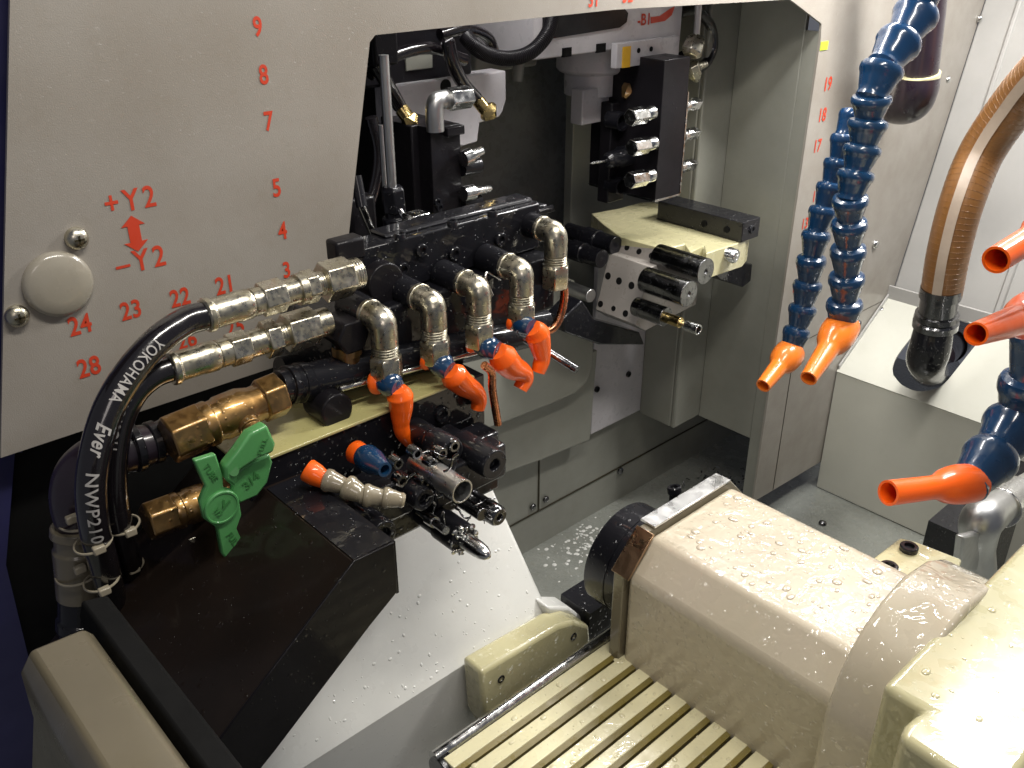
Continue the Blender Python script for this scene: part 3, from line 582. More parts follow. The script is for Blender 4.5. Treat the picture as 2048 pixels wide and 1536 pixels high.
# black pipe along the manifold
bp_ = thing('supply_pipe', 'thick black supply pipe running from the upper brass valve under the elbows', 'pipe', (0.48, -0.10, 0.09))
pa = P(640, 800, -0.12); pb = P(1070, 668, -0.12)
MB().cyl(P(590, 768, -0.118), P(1062, 664, -0.118), px(37, pa), px(30, pb), 40).build('pipe', M['black'], bp_)
MB().rod(pa + V((0, .004, 0)), pa + V((0, -.030, 0)), [(0, px(36, pa), 32), (1, px(36, pa), 32)]).build('end_cap', M['blackflat'], bp_, bevel=0.002, seg=3)
pc = P(556, 775, -0.12)
MB().rod(pc, P(612, 763, -.118), [(0, px(34, pc), 32), (.3, px(34, pc), 32), (.3, px(41, pc), 32), (.5, px(41, pc), 32), (.5, px(38, pc), 32), (.7, px(38, pc), 32), (.7, px(42, pc), 32), (1, px(42, pc), 32)]).build('adapter', M['black'], bp_, bevel=0.0008)
MB().cyl(P(680, 778, -0.14), P(1010, 690, -0.14), 0.0028, n=12).build('chrome_rod', M['steel'], bp_)
MB().cyl(P(560, 742, -0.05), P(1090, 640, -0.05), 0.014, n=24).build('rear_pipe', M['black'], bp_)

# ================================================================== LEDGE BLOCK WITH PAINTED YELLOW-LIT TOP
lb = thing('ledge_block', 'black block below the nozzles with a wet top ledge coloured as yellow-lit', 'machine block', (0.4, -0.11, 0.02))
MB().box((0.278, -0.160, 0.010), (0.545, -0.05, 0.083)).build('block', M['black'], lb, bevel=0.001)
lg = [(0.240, -0.161), (0.531, -0.161), (0.531, -0.05), (0.24, -0.05)]
MB().box((0.275, -0.162, 0.0832), (0.531, -0.05, 0.0865)).build('lit_ledge', M['ledge'], lb, bevel=0.001)  # thin plate whose colour carries the yellow light on the black block
for u, v in ((883, 828), (1010, 0)):
    if v: k = MB(); capscrew(k, P(u, v, -0.16), (0, -1, 0), px(18, P(u, v, -0.16)), 0.004); k.build('socket_screw', M['black'], lb)

# ================================================================== HYDRAULIC HOSES AND FITTINGS
def fitting(name, lab, p0, p1, spec, group):
    """spec = [(u0,u1,r_px,sides,material,endr)] along the axis between p0 and p1, in pixel columns"""
    t = thing(name, lab, 'hose fitting', p0, group); u0_, u1_ = spec[0][0], spec[-1][1]
    d = p1 - p0
    for (ua, ub, r, n, m, nm2) in spec:
        r *= 1.08
        a = p0 + d * ((ua - u0_) / (u1_ - u0_)); b = p0 + d * ((ub - u0_) / (u1_ - u0_)); R = px(r, a)
        if n == 6: R *= 1.12
        if nm2 == 'ferrule':
            pr = [(0, R * .98, 36), (.03, R * 1.1, 36), (.13, R * 1.1, 36), (.17, R * .97, 36), (.62, R * .95, 36), (.66, R * 1.0, 36), (.9, R * 1.0, 36), (1.0, R * .82, 36)]
        elif nm2 == 'thread':
            pr = []; q_ = 5
            for i in range(q_): pr += [(i / q_, R * .92, 28), ((i + .5) / q_, R, 28)]
            pr.append((1, R * .92, 28))
        else: pr = [(0, R, n), (1, R, n)]
        MB().rod(a, b, pr, up=(0, -1, .35)).build(nm2, M[m], t, bevel=0.0012 if n == 6 else 0.0006, smooth=35)
    return t
YF = -0.115
f1a = P(408, 632, YF); f1b = P(718, 545, YF)
spec1 = [(408, 497, 30, 32, 'nickel', 'ferrule'), (494, 514, 27, 32, 'nickel', 'neck'), (512, 556, 30, 6, 'nickel', 'hex_nut'), (554, 586, 25, 32, 'nickel', 'sleeve'), (584, 600, 30, 32, 'nickel', 'collar'), (598, 622, 29, 6, 'nickel', 'small_hex'),
         (620, 642, 24, 32, 'nickel', 'thread'), (638, 694, 35, 6, 'nickel', 'adapter_hex'), (692, 718, 30, 32, 'nickel', 'thread')]
fitting('hose_fitting', 'upper row of oily nickel hose fittings joining the printed hose to the manifold', f1a, f1b, spec1, 'nickel hose fittings')
f2a = P(338, 738, YF); f2b = P(655, 642, YF)
spec2 = [(338, 430, 30, 32, 'nickel', 'ferrule'), (427, 450, 27, 32, 'nickel', 'neck'), (448, 486, 29, 6, 'nickel', 'hex_nut'), (484, 520, 26, 32, 'nickel', 'sleeve'), (518, 545, 33, 6, 'nickel', 'small_hex'),
         (543, 566, 24, 32, 'nickel', 'thread'), (562, 626, 34, 6, 'nickel', 'adapter_hex'), (624, 655, 27, 32, 'nickel', 'collar')]
fitting('hose_fitting', 'lower row of oily nickel hose fittings just above the brass valve', f2a, f2b, spec2, 'nickel hose fittings')
def wraptext(t, path, rad, s0, txt, size, flip=False, ang0=0.0, m='whiteprint', name='print', space=1.1, shear=0, bold=0.01, length=0, body=None):
    """print on a tube: path = dense points, text starts s0 metres along it"""
    cum = [0]
    for a, b in zip(path, path[1:]): cum.append(cum[-1] + (b - a).length)
    def fr(s):
        s = max(0, min(cum[-1] - 1e-6, s)); i = 0
        while i < len(cum) - 2 and cum[i + 1] < s: i += 1
        f_ = (s - cum[i]) / (cum[i + 1] - cum[i]); p = path[i].lerp(path[i + 1], f_)
        a = (path[i + 1] - path[max(0, i - 1)]).normalized(); b = (path[min(len(path) - 1, i + 2)] - path[i]).normalized(); d = a.lerp(b, f_).normalized()
        n = (CAMPOS - p); n = (n - d * n.dot(d)).normalized(); return p, d, n
    def to3(x, y, z):
        s = s0 + x; p, d, n = fr(s); b = n.cross(d); a = (y / rad) * (1 if not flip else -1) + ang0
        return tuple(p + (n * math.cos(a) + b * math.sin(a)) * (rad + .0003 + z))
    if length:
        m0 = text_mb(txt, 1.0, lambda x, y, z: (x, y, z), space=space, align='LEFT', bold=bold, shear=shear, res=1); wx_ = max(p[0] for p in m0.v)
        kx = length / wx_; t3 = to3; to3 = lambda x, y, z: t3(x / size * kx, y, z)
    text_mb(txt, size, to3, space=space, align='LEFT', bold=bold, shear=shear, res=3, fine=0.12).build(name, M[m], body or t, smooth=10)
h1 = thing('hydraulic_hose', 'glossy black hydraulic hose with white printed lettering, outer of the bundle', 'hydraulic hose', P(215, 1180, -0.12), 'black hydraulic hoses')
hp = catmull([f1a + (f1b - f1a) * .05, f1a, P(372, 643, YF), P(318, 680, YF - .005), P(262, 742, YF - .01), P(218, 815, -0.13), P(192, 900, -0.135), P(182, 980, -0.135), P(190, 1060, -0.13), P(208, 1130, -0.12), P(225, 1210, -0.10), P(232, 1300, -0.08)], 12)
R1 = px(31, P(218, 815, -0.13))
hb1 = MB().sweep(hp, R1, 32, rfun=lambda t: R1 * (1 - .0 * t)).build('hose_body', M['rubber'], h1, smooth=80)
LEN = 0
lens = [0]
for a, b in zip(hp, hp[1:]): lens.append(lens[-1] + (b - a).length)
def s_at(path, u, v):
    best = None; s = 0
    for i, p in enumerate(path):
        if i: s += (p - path[i - 1]).length
        d = (p - CAMPOS); q = (d.dot(r0) / d.dot(r2) * F + 1024, d.dot(r1) / d.dot(r2) * F + 768); e = math.hypot(q[0] - u, q[1] - v)
        if best is None or e < best[0]: best = (e, s)
    return best[1]
s0 = s_at(hp, 322, 690); s1 = s_at(hp, 228, 802)
wraptext(h1, hp, R1, s0, 'YOKOHAMA', 0.0125, ang0=0.12, length=s1 - s0, body=hb1)
s0 = s_at(hp, 205, 840); s1 = s_at(hp, 188, 905); wraptext(h1, hp, R1, s0, 'Ever', 0.016, ang0=0.1, shear=0.35, bold=0.02, length=s1 - s0, body=hb1)
s0 = s_at(hp, 184, 935); s1 = s_at(hp, 186, 1070); wraptext(h1, hp, R1, s0, 'NWP210', 0.0135, ang0=0.0, bold=0.012, length=s1 - s0, body=hb1)
s0 = s_at(hp, 346, 668); q = [(0, 0), (.008, .0035), (.008, .001), (.014, .001), (.010, -.004)]
h2 = thing('hydraulic_hose', 'second black hydraulic hose curving just inside the printed one', 'hydraulic hose', P(265, 1130, -0.10), 'black hydraulic hoses')
hp2 = catmull([f2a + (f2b - f2a) * .05, f2a, P(305, 752, YF), P(268, 786, YF), P(240, 845, YF), P(228, 920, -0.115), P(230, 1000, -0.115), P(245, 1075, -0.11), P(262, 1140, -0.09), P(268, 1220, -0.07)], 12)
R2 = px(27, P(240, 845, YF))
hb2 = MB().sweep(hp2, R2, 28).build('hose_body', M['rubber'], h2, smooth=80)
s0 = s_at(hp2, 262, 795); wraptext(h2, hp2, R2, s0, 'YOKOH', 0.012, ang0=-.3, length=.042, body=hb2)
def tie(u, v, y, rr, lab, axis=(0.1, 0, -1), head=(0, 0)):
    c = P(u, v, y); t = thing('cable_tie', lab, 'cable tie', c, 'pale cable ties on the hoses'); R = px(rr, c)
    st_ = MB().torus(c, axis, R, .0011, 32, 6).build('strap', M['tie'], t, smooth=60)
    h = P(u + head[0], v + head[1], y - R * .9)
    MB().box(h - V((.0048, .003, .0035)), h + V((.0048, .003, .0035))).build('tie_head', M['tie'], st_, bevel=0.0012)
tie(186, 1085, -0.128, 36, 'cable tie with its pale head on the printed hose, upper of two', head=(12, 14))
tie(203, 1160, -0.118, 34, 'cable tie with its pale head on the printed hose, lower of two', head=(6, 22))
tie(247, 1050, -0.112, 31, 'cable tie on the inner hose, close to the lower brass valve', head=(14, 14))
tie(262, 1130, -0.092, 24, 'cable tie lowest on the inner hose', head=(6, 8))
tie(168, 1030, -0.09, 50, 'wide cable tie around the fat elbow pipe', head=(-24, 8))
tie(160, 1140, -0.09, 46, 'cable tie around the pale pipe union', head=(0, -2))
# fat dark elbow pipe with union
fe = thing('elbow_pipe', 'fat dark plum elbow pipe at left ending in a pale union', 'pipe', P(145, 1250, -0.08))
YE = -0.085
ep = catmull([P(345, 866, -0.10), P(310, 884, -0.10), P(262, 898, -0.095), P(210, 912, -0.09), P(165, 945, YE), P(148, 990, YE), P(150, 1040, YE), P(156, 1075, YE)], 8)
Re = px(46, P(165, 945, YE))
MB().sweep(ep, Re, 30, rfun=lambda t: Re * (0.82 + .28 * math.sin(min(1, max(0, (t - .1) / .8)) * math.pi))).build('elbow', M['plumpipe'], fe, smooth=60)
for (u, v, r) in ((262, 898, 50), (299, 887, 44)):
    MB().rod(P(u, v, -0.10), P(u + 16, v - 5, -0.10), [(0, px(r, P(u, v, -.1)), 30), (1, px(r, P(u, v, -.1)), 30)]).build('collar', M['black'], fe, bevel=0.001)
MB().rod(P(152, 1050, YE), P(160, 1190, YE), [(0, px(48, P(150, 1050, YE)), 32), (.12, px(50, P(150, 1050, YE)), 32), (.12, px(43, P(150, 1050, YE)), 32), (.3, px(43, P(150, 1050, YE)), 32), (.32, px(47, P(150, 1050, YE)), 32), (1, px(45, P(150, 1050, YE)), 32)]).build('union', M['tan'], fe, bevel=0.001)
MB().rod(P(160, 1190, YE), P(158, 1330, YE), [(0, px(42, P(150, 1050, YE)), 32), (.3, px(42, P(150, 1050, YE)), 32), (.32, px(46, P(150, 1050, YE)), 32), (.45, px(46, P(150, 1050, YE)), 32), (.5, px(38, P(150, 1050, YE)), 32), (1, px(38, P(150, 1050, YE)), 32)]).build('lower_pipe', M['black'], fe, bevel=0.001)

# ================================================================== BRASS BALL VALVES
def valve(lab, p0, p1, R, hl, stem):
    t = thing('ball_valve', lab, 'ball valve', p0, 'brass ball valves'); d = (p1 - p0)
    MB().rod(p0, p0 + d * .30, [(0, R * 1.08, 6), (1, R * 1.08, 6)], up=(0, -1, .25)).build('hex_end', M['brass'], t, bevel=0.0018)
    vb = MB().rod(p0 + d * .27, p0 + d * .86, [(0, R * .90, 36), (.06, R * 1.0, 36), (.16, R * 1.02, 36), (.17, R * .93, 36), (.26, R * .93, 36), (.30, R * 1.0, 36), (.62, R * 1.0, 36), (.72, R * .9, 36), (.80, R * .82, 36), (1, R * .82, 36)]).build('valve_body', M['brass'], t, bevel=0.0006)
    MB().rod(p0 + d * .80, p1, [(0, R * 1.05, 6), (1, R * 1.05, 6)], up=(0, -1, .25)).build('hex_end', M['brass'], t, bevel=0.0018)
    c = p0 + d * stem
    MB().rod(c, c + V((0.0, -R * 1.55, -R * .55)), [(0, R * .55, 26), (.7, R * .5, 26), (.7, R * .38, 26), (1, R * .38, 26)]).build('stem', M['brass'], vb, bevel=0.0006)
    return t, c
YV = -0.125
v1, c1 = valve('upper large wet brass ball valve between black pipe ends', P(335, 882, YV), P(562, 786, YV), px(46, P(450, 830, YV)), 1, .6)
v2, c2 = valve('lower smaller brass ball valve partly behind the green handle', P(292, 1045, YV + .01), P(470, 978, YV + .01), px(38, P(380, 1010, YV)), 1, .8)
def handle(t, outline, y, thick, hub, hr, marks, nrm=(0, 1, 0)):
    pts = [P(u, v, y) for u, v in outline]
    ho = MB().prism(pts, V((0, thick, 0))).build('handle', M['green'], t, bevel=0.0016, seg=3)
    if hub:
        c = P(hub[0], hub[1], y); hc = MB().rod(c + V((0, thick, 0)), c + V((0, -0.0028, 0)), [(0, px(hr, c), 36), (.9, px(hr, c), 36), (1, px(hr * .94, c), 36), (1, px(hr * .86, c), 36), (.93, px(hr * .84, c), 36)])
        hc.build('hub', M['green'], ho, smooth=35)
    return ho
def txt_on(t, txt, u, v, y, hpx, ang, m='greenmark', name='marking', bold=.01, space=1.1, ext=.0002):
    c = P(u, v, y); s = px(hpx, c) / .72; ca, sa = math.cos(math.radians(ang)), math.sin(math.radians(ang))
    text_mb(txt, s, lambda x, yy, z: (c.x + x * ca - yy * sa, y + z, c.z + x * sa + yy * ca), bold=bold, space=space, ext=ext).build(name, M[m], t, smooth=10)
yh = -0.178
hnd2 = handle(v2, [(388, 922), (432, 908), (446, 950), (448, 975), (478, 996), (484, 1030), (474, 1058), (494, 1100), (488, 1114), (452, 1118), (444, 1108), (434, 1056), (408, 1038), (400, 1004), (412, 975), (400, 950)], yh, 0.006, (442, 1013), 37, None)
txt_on(hnd2, 'TUBE', 421, 946, yh - .0006, 13, -70); txt_on(hnd2, 'FULL', 466, 1080, yh - .0006, 13, -70)
txt_on(hnd2, 'V', 450, 1010, yh - .0032, 20, -30, bold=.03); txt_on(hnd2, '1/2', 436, 1024, yh - .0032, 12, -60)
# green bent lever of the upper valve
ly = -0.170
hnd1 = MB().prism([P(u, v, ly - .012) for u, v in [(500, 868), (535, 850), (552, 888), (548, 905), (516, 918), (482, 940), (470, 975), (452, 962), (450, 935), (474, 905)]], V((0, 0.012, 0))).build('handle', M['green'], v1, bevel=0.0025, seg=3)
MB().prism([P(u, v, ly - .004) for u, v in [(470, 946), (500, 926), (540, 908), (546, 925), (536, 965), (516, 992), (480, 1008), (460, 990)]], V((0, 0.005, 0))).build('handle_tab', M['green'], hnd1, bevel=0.002)
txt_on(hnd1, '3/4', 503, 962, ly - .0045, 20, 30, bold=.02)
txt_on(hnd1, 'FULL', 526, 893, ly - .0125, 11, 60)
MB().rod(P(468, 943, ly - .013), P(468, 943, ly), [(0, px(9, c1), 20), (1, px(9, c1), 20)]).build('pivot', M['greenmark'], hnd1)
# pale lever tip under the lower valve
MB().prism([P(u, v, -0.13) for u, v in [(378, 1080), (420, 1062), (500, 1020), (528, 1022), (528, 1034), (500, 1052), (395, 1098)]], (0, 0.002, 0)).build('steel_tag', M['nickel'], None, bevel=0.0005, label='small bent steel strip poking out under the lower brass valve', cat='metal strip')

# ================================================================== STEEL ELBOWS IN A ROW
def elbow(name, lab, corner, arm=0.024, nutm='nickel', group='steel elbow fittings in a row'):
    t = thing(name, lab, 'pipe elbow', corner, group); c = V(corner); r = .0128
    path = [c + V((0, arm, 0)), c + V((0, arm * .6, 0)), c + V((0, .0062, 0))]
    for a in range(0, 91, 15): path.append(c + V((0, .006 - .006 * math.sin(math.radians(a)), -.006 + .006 * math.cos(math.radians(a)))))
    path += [c + V((0, 0, -.014)), c + V((0, 0, -.024))]
    MB().sweep(path, r, 28).build('elbow_body', M['nickel'], t, smooth=50)
    MB().rod(c + V((0, .0225, 0)), c + V((0, .058, 0)), [(0, r * 1.08, 28), (1, r * 1.2, 28)]).build('black_boss', M['black'], t, bevel=0.001)
    MB().rod(c + V((0, .0185, 0)), c + V((0, .0235, 0)), [(0, r * 1.1, 28), (1, r * 1.1, 28)]).build('boss', M['nickel'], t, bevel=0.0008)
    rg = [(0, r * .98, 28)]
    for i in range(4): rg += [(.12 + i * .22, r * .86, 28), (.22 + i * .22, r * 1.0, 28)]
    MB().rod(c + V((0, 0, -.0235)), c + V((0, 0, -.036)), rg).build('thread', M['nickel'], t, smooth=25)
    MB().rod(c + V((0, 0, -.0345)), c + V((0, 0, -.0375)), [(0, r * 1.05, 28), (1, r * 1.13, 28)]).build('nut_collar', M['nickel'], t)
    MB().rod(c + V((0, 0, -.036)), c + V((0, 0, -.062)), [(0, r * 1.15, 6), (.08, r * 1.26, 6), (.92, r * 1.26, 6), (1, r * 1.15, 6)], up=(.25, 1, 0)).build('hex_nut', M[nutm], t, bevel=0.0008)
    return t
def copytree(t, loc, lab):
    c = t.copy(); COL.objects.link(c); c.location = loc; c['label'] = lab; ORG[c] = V(loc)
    for ch_ in list(t.children):
        k = ch_.copy(); COL.objects.link(k); k.parent = c
    return c
YB = -0.15
corners = [(766, 640), (866, 607), (957, 577), (1043, 542)]
labs = ['steel elbow nearest the hose fittings, leftmost of the four in the row', 'second steel elbow from the left in the row of four', 'third steel elbow from the left in the row of four', 'steel elbow at the right end of the row of four, beside the copper tube']
e0 = elbow('pipe_elbow', labs[0], P(766, 640, YB))
for (u, v), lb_ in zip(corners[1:], labs[1:]): copytree(e0, P(u, v, YB), lb_)
e5 = elbow('pipe_elbow', 'highest steel elbow, feeding a bent copper tube', P(1112, 466, -0.13), arm=.03, group=None)
c5 = P(1112, 466, -0.13)
ct = catmull([c5 + V((0, 0, -.058)), P(1128, 575, -.13), P(1124, 620, -.13), P(1108, 655, -.13), P(1078, 668, -.125)], 8)
MB().sweep(ct, .0048, 16).build('copper_tube', M['copper'], None, smooth=60, label='bent copper tube coming down from the highest elbow', cat='copper tube')
ct = catmull([P(968, 730, -.19), P(983, 745, -.19), P(985, 780, -.19), P(996, 848, -.19)], 6)
MB().sweep(ct, .0042, 16).build('copper_tube', M['copper'], None, smooth=60, label='short copper tube pointing down between two orange nozzles', cat='copper tube')
MB().sweep([P(1030, 668, -.125), P(1090, 700, -.15), P(1154, 740, -.19)], .0048, 18).build('steel_pin', M['darksteel'], None, smooth=60, label='dark steel pin sticking out right of the orange nozzles', cat='pin')
# ================================================================== ORANGE BENT NOZZLES
def bent(lab, cap, joint, pts, rr, y=-0.160):
    a = P(cap[0], cap[1], -0.142); j = P(joint[0], joint[1], y); p = [P(u, v, y - .01) for u, v in pts]
    t = thing('coolant_nozzle', lab, 'coolant nozzle', a, 'bent orange nozzles under the elbows')
    Rc = px(cap[2], a); MB().rod(a, a + (j - a) * .45, [(0, Rc * .9, 24), (.15, Rc, 24), (.55, Rc, 24), (1, Rc * .75, 24)], ).build('base_cap', M['orange'], t, smooth=45)
    Rj = px(joint[2], j)
    MB().ball(j, Rj).rod(a + (j - a) * .4, p[0], [(0, Rj * .72, 24), (.5, Rj * .98, 24), (1, Rj * .8, 24)]).build('blue_joint', M['blue'], t, smooth=60)
    r = [px(x, q_) for x, q_ in zip(rr, p)]
    path = catmull(p, 8); n = len(path) - 1
    def rf(tt):
        s = tt * (len(r) - 1); i = min(int(s), len(r) - 2); return r[i] + (r[i + 1] - r[i]) * (s - i)
    MB().sweep(path, 0, 26, rfun=rf).build('bent_tip', M['orange'], t, smooth=50)
bent('orange nozzle under the first elbow, pointing straight down with a crooked tip', (748, 764, 25), (782, 765, 24), [(796, 778), (800, 792), (802, 815), (802, 848), (806, 866), (818, 884)], [18, 27, 24, 17, 16, 12])
bent('orange nozzle under the second elbow, slanting right and bent down', (850, 716, 23), (885, 728, 24), [(900, 742), (908, 752), (928, 770), (950, 784), (958, 800), (955, 818)], [18, 28, 24, 19, 16, 14])
bent('largest orange nozzle, under the third elbow, slanting right and bent down', (942, 682, 23), (975, 694, 25), [(995, 702), (1006, 716), (1024, 734), (1044, 744), (1050, 758), (1040, 778)], [20, 30, 26, 20, 17, 15])
bent('orange nozzle under the fourth elbow, hanging down with a slight bend', (1022, 640, 20), (1052, 654, 22), [(1064, 656), (1074, 668), (1080, 690), (1084, 715), (1080, 732), (1076, 744)], [18, 26, 22, 17, 16, 14])

# ================================================================== GANG TOOL CLUSTER
D = V((0, -1, 0))
def ycyl(name, lab, cat, u, v, y0, y1, r, m, prof=None, n=32, group=None):
    """round tool with its front centre seen at (u,v) at depth y1"""
    c = P(u, v, y1); b = V((c.x, y0, c.z)); R = px(r, c); pr = prof or [(0, 1), (1, 1)]
    return MB().rod(b, c, [(t, k * R, n) for t, k in pr]).build(name, M[m], None, bevel=0.0008, label=lab, cat=cat, group=group)
tc_ = thing('tool_block', 'black oily tool block carrying the cluster of holders', 'tool block', (0.42, -0.16, -0.06))
MB().box((0.32, -0.195, -0.035), (0.535, -0.163, 0.035)).build('block', M['black'], tc_, bevel=0.004)
MB().box((0.34, -0.215, 0.005), (0.41, -0.196, 0.045)).box((0.43, -0.222, 0.0), (0.52, -0.1965, 0.038)).build('clamp', M['black'], tc_, bevel=0.003)
random.seed(11)
for i, (u, v) in enumerate(((792, 925), (830, 905), (862, 925), (800, 960), (846, 962), (905, 890), (880, 905))):
    k = MB(); c = P(u, v, -0.224); capscrew(k, c + V((0, .006, 0)), (0, -1, 0), px(13, c), 0.010); k.build('clamp_screw', M['darksteel'], tc_)
ycyl('tool_sleeve', 'bright chrome sleeve with an open bore in the middle of the tool cluster', 'tool sleeve', 925, 983, -0.20, -0.268, 26, 'satin', [(0, .98), (.45, .98), (.45, 1), (1, 1), (1.0, .86), (.3, .84)])
ycyl('tool_holder', 'large round black holder at the upper right of the tool cluster', 'tool holder', 990, 930, -0.17, -0.245, 33, 'black', [(0, .8), (.3, .8), (.32, 1), (.95, 1), (1, .94), (1, .4), (.9, .38)])
ycyl('collet_holder', 'shiny collet with a slotted nose at the right of the tool cluster', 'collet', 1000, 1035, -0.20, -0.262, 22, 'darksteel', [(0, 1.1), (.35, 1.1), (.4, .95), (.62, .95), (.65, 1.05), (.95, 1.0), (1, .8), (1, .35), (.9, .35)])
ycyl('tool_stub', 'small dark stub beside the collet', 'tool stub', 965, 1030, -0.20, -0.255, 14, 'darksteel')
lc = thing('live_center', 'steel centre with a rounded bright nose and a ring of wet swarf', 'live center', P(945, 1090, -0.27))
c = P(927, 1078, -0.255); b = V((c.x, -0.19, c.z)); Rl = px(33, c)
MB().rod(b, c, [(0, Rl * .9, 32), (.5, Rl * .9, 32), (.52, Rl, 32), (.93, Rl, 32), (1, Rl * .94, 32)]).build('holder_body', M['black'], lc, bevel=.0006)
tip = P(958, 1103, -0.292); tip.x = c.x + .002; 
MB().rod(c, V((c.x, -0.292, c.z)), [(0, Rl * .55, 28), (.55, Rl * .52, 28), (.75, Rl * .46, 28), (.9, Rl * .32, 28), (.98, Rl * .16, 28), (1, Rl * .04, 28)]).build('nose', M['steel'], lc, smooth=60)
random.seed(5); sr = MB()
for i in range(46):
    a = random.random() * 6.28; q = c + V((math.cos(a) * Rl * random.uniform(.72, 1.02), random.uniform(-.004, .003), math.sin(a) * Rl * random.uniform(.72, 1.02)))
    sr.ball(q, random.uniform(.0012, .0032), (random.uniform(.5, 1.4), random.uniform(.4, 1), random.uniform(.5, 1.4)), 7, 5)
sr.build('swarf_ring', M['steel'], lc, smooth=30)
MB().cyl(P(838, 1022, -0.21), P(892, 1062, -0.262), px(8, c)).cyl(P(856, 1036, -0.228), P(870, 1045, -0.24), px(12, c)).build('boring_bar', M['steel'], None, label='thin shiny boring bar beside the steel centre', cat='boring bar')
ycyl('tool_holder', 'knurled black holder end at the lower left of the tool cluster', 'tool holder', 768, 1070, -0.19, -0.246, 32, 'black', [(0, .8), (.4, .8), (.42, 1), (.5, .95), (.55, 1), (.62, .95), (.67, 1), (.75, .95), (.8, 1), (.9, 1), (1, .92), (1, .5), (.9, .5)])
ycyl('tool_holder', 'round black holder with a socket at the left of the tool cluster', 'tool holder', 722, 1046, -0.19, -0.235, 25, 'black', [(0, 1), (.95, 1), (1, .9), (1, .5), (.85, .5)])
ycyl('tool_holder', 'short black holder between the clear hose and the steel centre', 'tool holder', 850, 1000, -0.19, -0.235, 26, 'black', [(0, .9), (.5, .9), (.52, 1), (.95, 1), (1, .9), (1, .5), (.85, .5)])
ycyl('tool_holder', 'black holder tucked behind the orange nozzle tip', 'tool holder', 905, 905, -0.165, -0.225, 30, 'black', [(0, .9), (.5, .9), (.52, 1), (.95, 1), (1, .9), (1, .5), (.85, .5)])
# curled swarf threads over the cluster
random.seed(21); sw = MB()
for i in range(13):
    u, v = random.uniform(825, 985), random.uniform(895, 1050); c = P(u, v, -0.235 - random.random() * .02); pts = [c]
    d = V((random.uniform(-1, 1), random.uniform(-.4, .4), random.uniform(-1, 1)))
    for k in range(5): d = (d + V((random.uniform(-.8, .8), random.uniform(-.5, .5), random.uniform(-.8, .8)))).normalized(); pts.append(pts[-1] + d * .005)
    sw.sweep(catmull(pts, 4), random.uniform(.0005, .0012), 6)
sw.build('swarf', M['darksteel'], None, smooth=60, kind='stuff', label='curls of wet dark swarf over the tool cluster', cat='swarf')
# small jointed hoses at the cluster
t = hoseline('coolant_hose', 'short cloudy clear jointed hose with an orange base in front of the tool cluster', [(648, 958), (690, 972), (726, 990), (764, 994), (802, 1000)], [24, 26, 24, 22], [-0.20, -0.215, -0.23, -0.24, -0.25], m='clear')
a = P(612, 938, -0.185); b = P(652, 962, -0.20); MB().rod(a, b, [(0, px(21, a), 26), (.1, px(24, a), 26), (.5, px(23, a), 26), (1, px(17, a), 26)]).build('base_cap', M['orange'], t, smooth=45)
t = thing('coolant_nozzle', 'short open blue nozzle with orange base left of the tool cluster', 'coolant nozzle', P(740, 920, -0.2))
a = P(708, 902, -0.175); b = P(742, 920, -0.20); MB().rod(a, b, [(0, px(20, a), 26), (.1, px(24, a), 26), (.6, px(22, a), 26), (1, px(17, a), 26)]).build('base_cap', M['orange'], t, smooth=45)
a = P(728, 912, -0.19); b = P(768, 938, -0.225); MB().rod(a, b, [(0, px(24, a), 30), (.15, px(28, a), 30), (.5, px(26, a), 30), (.9, px(17, a), 30), (1.05, px(15, a), 30), (1.05, px(10, a), 30), (.6, px(9, a), 30)]).build('nozzle', M['blue'], t, smooth=40)
#PART3
# ================================================================== UPPER INTERIOR, HEAD AND LEFT TOOL BLOCK
hc = thing('upper_head', 'light grey machine head at the opening top with yellow sticker and red mark', 'machine head', P(1200, 100, 0.12))
a = P(1054, 120, 0.12); b = P(1359, 100, 0.12)
zb = P(1150, 110, 0.12).z
MB().box((P(1066, 120, .12).x, 0.12, zb), (b.x, 0.30, 0.62)).build('head_slab', M['grey'], hc, bevel=0.002)
for u0, u1, v0, v1 in ((1124, 1142, 92, 112), (1192, 1210, 83, 103)):
    MB().box((P(u0, 100, .12).x, 0.1185, zb - .001), (P(u1, 100, .12).x, 0.1215, zb + 0.011)).build('slot_notch', M['void'], hc)

sl_ = [(P(u, v, .12).x, P(u, v, .12).z) for u, v in [(1085, 28), (1247, 16), (1255, 26), (1252, 44), (1238, 55), (1085, 80)]]
MB().prism([(x, 0.1185, z) for x, z in sl_], (0, 0.003, 0)).build('dark_recess', M['blackflat'], hc)
q0 = P(1232, 95, .11); q1 = P(1355, 112, .11)
sb_ = MB().box((q0.x, 0.108, zb - 0.024), (q1.x, 0.119, zb + 0.010)).build('side_block', M['grey'], hc, bevel=0.001)
for u, v in ((1277, 101), (1302, 98)):
    c = P(u, v, .108); MB().rod(c + V((0, .003, 0)), c - V((0, .0008, 0)), [(0, .0036, 16), (1, .0036, 16)]).build('bolt_hole', M['void'], sb_)
bxp(1246, 94, 1260, 134, 0.1072, 0.0006).build('yellow_sticker', M['yellow'], sb_)
c = P(1288, 40, .12); hh = .022
text_mb('-B1', hh, lambda x, y, z: (c.x + x, 0.1192 + z, c.z + y), bold=.02).build('red_mark', M['red'], hc, smooth=10)
am = [(1302, 34), (1320, 32), (1340, 18), (1350, 12), (1344, 30), (1330, 42), (1302, 47)]
MB().prism([P(u, v, .1192) for u, v in am], (0, 0.0006, 0)).build('red_arrow', M['red'], hc)
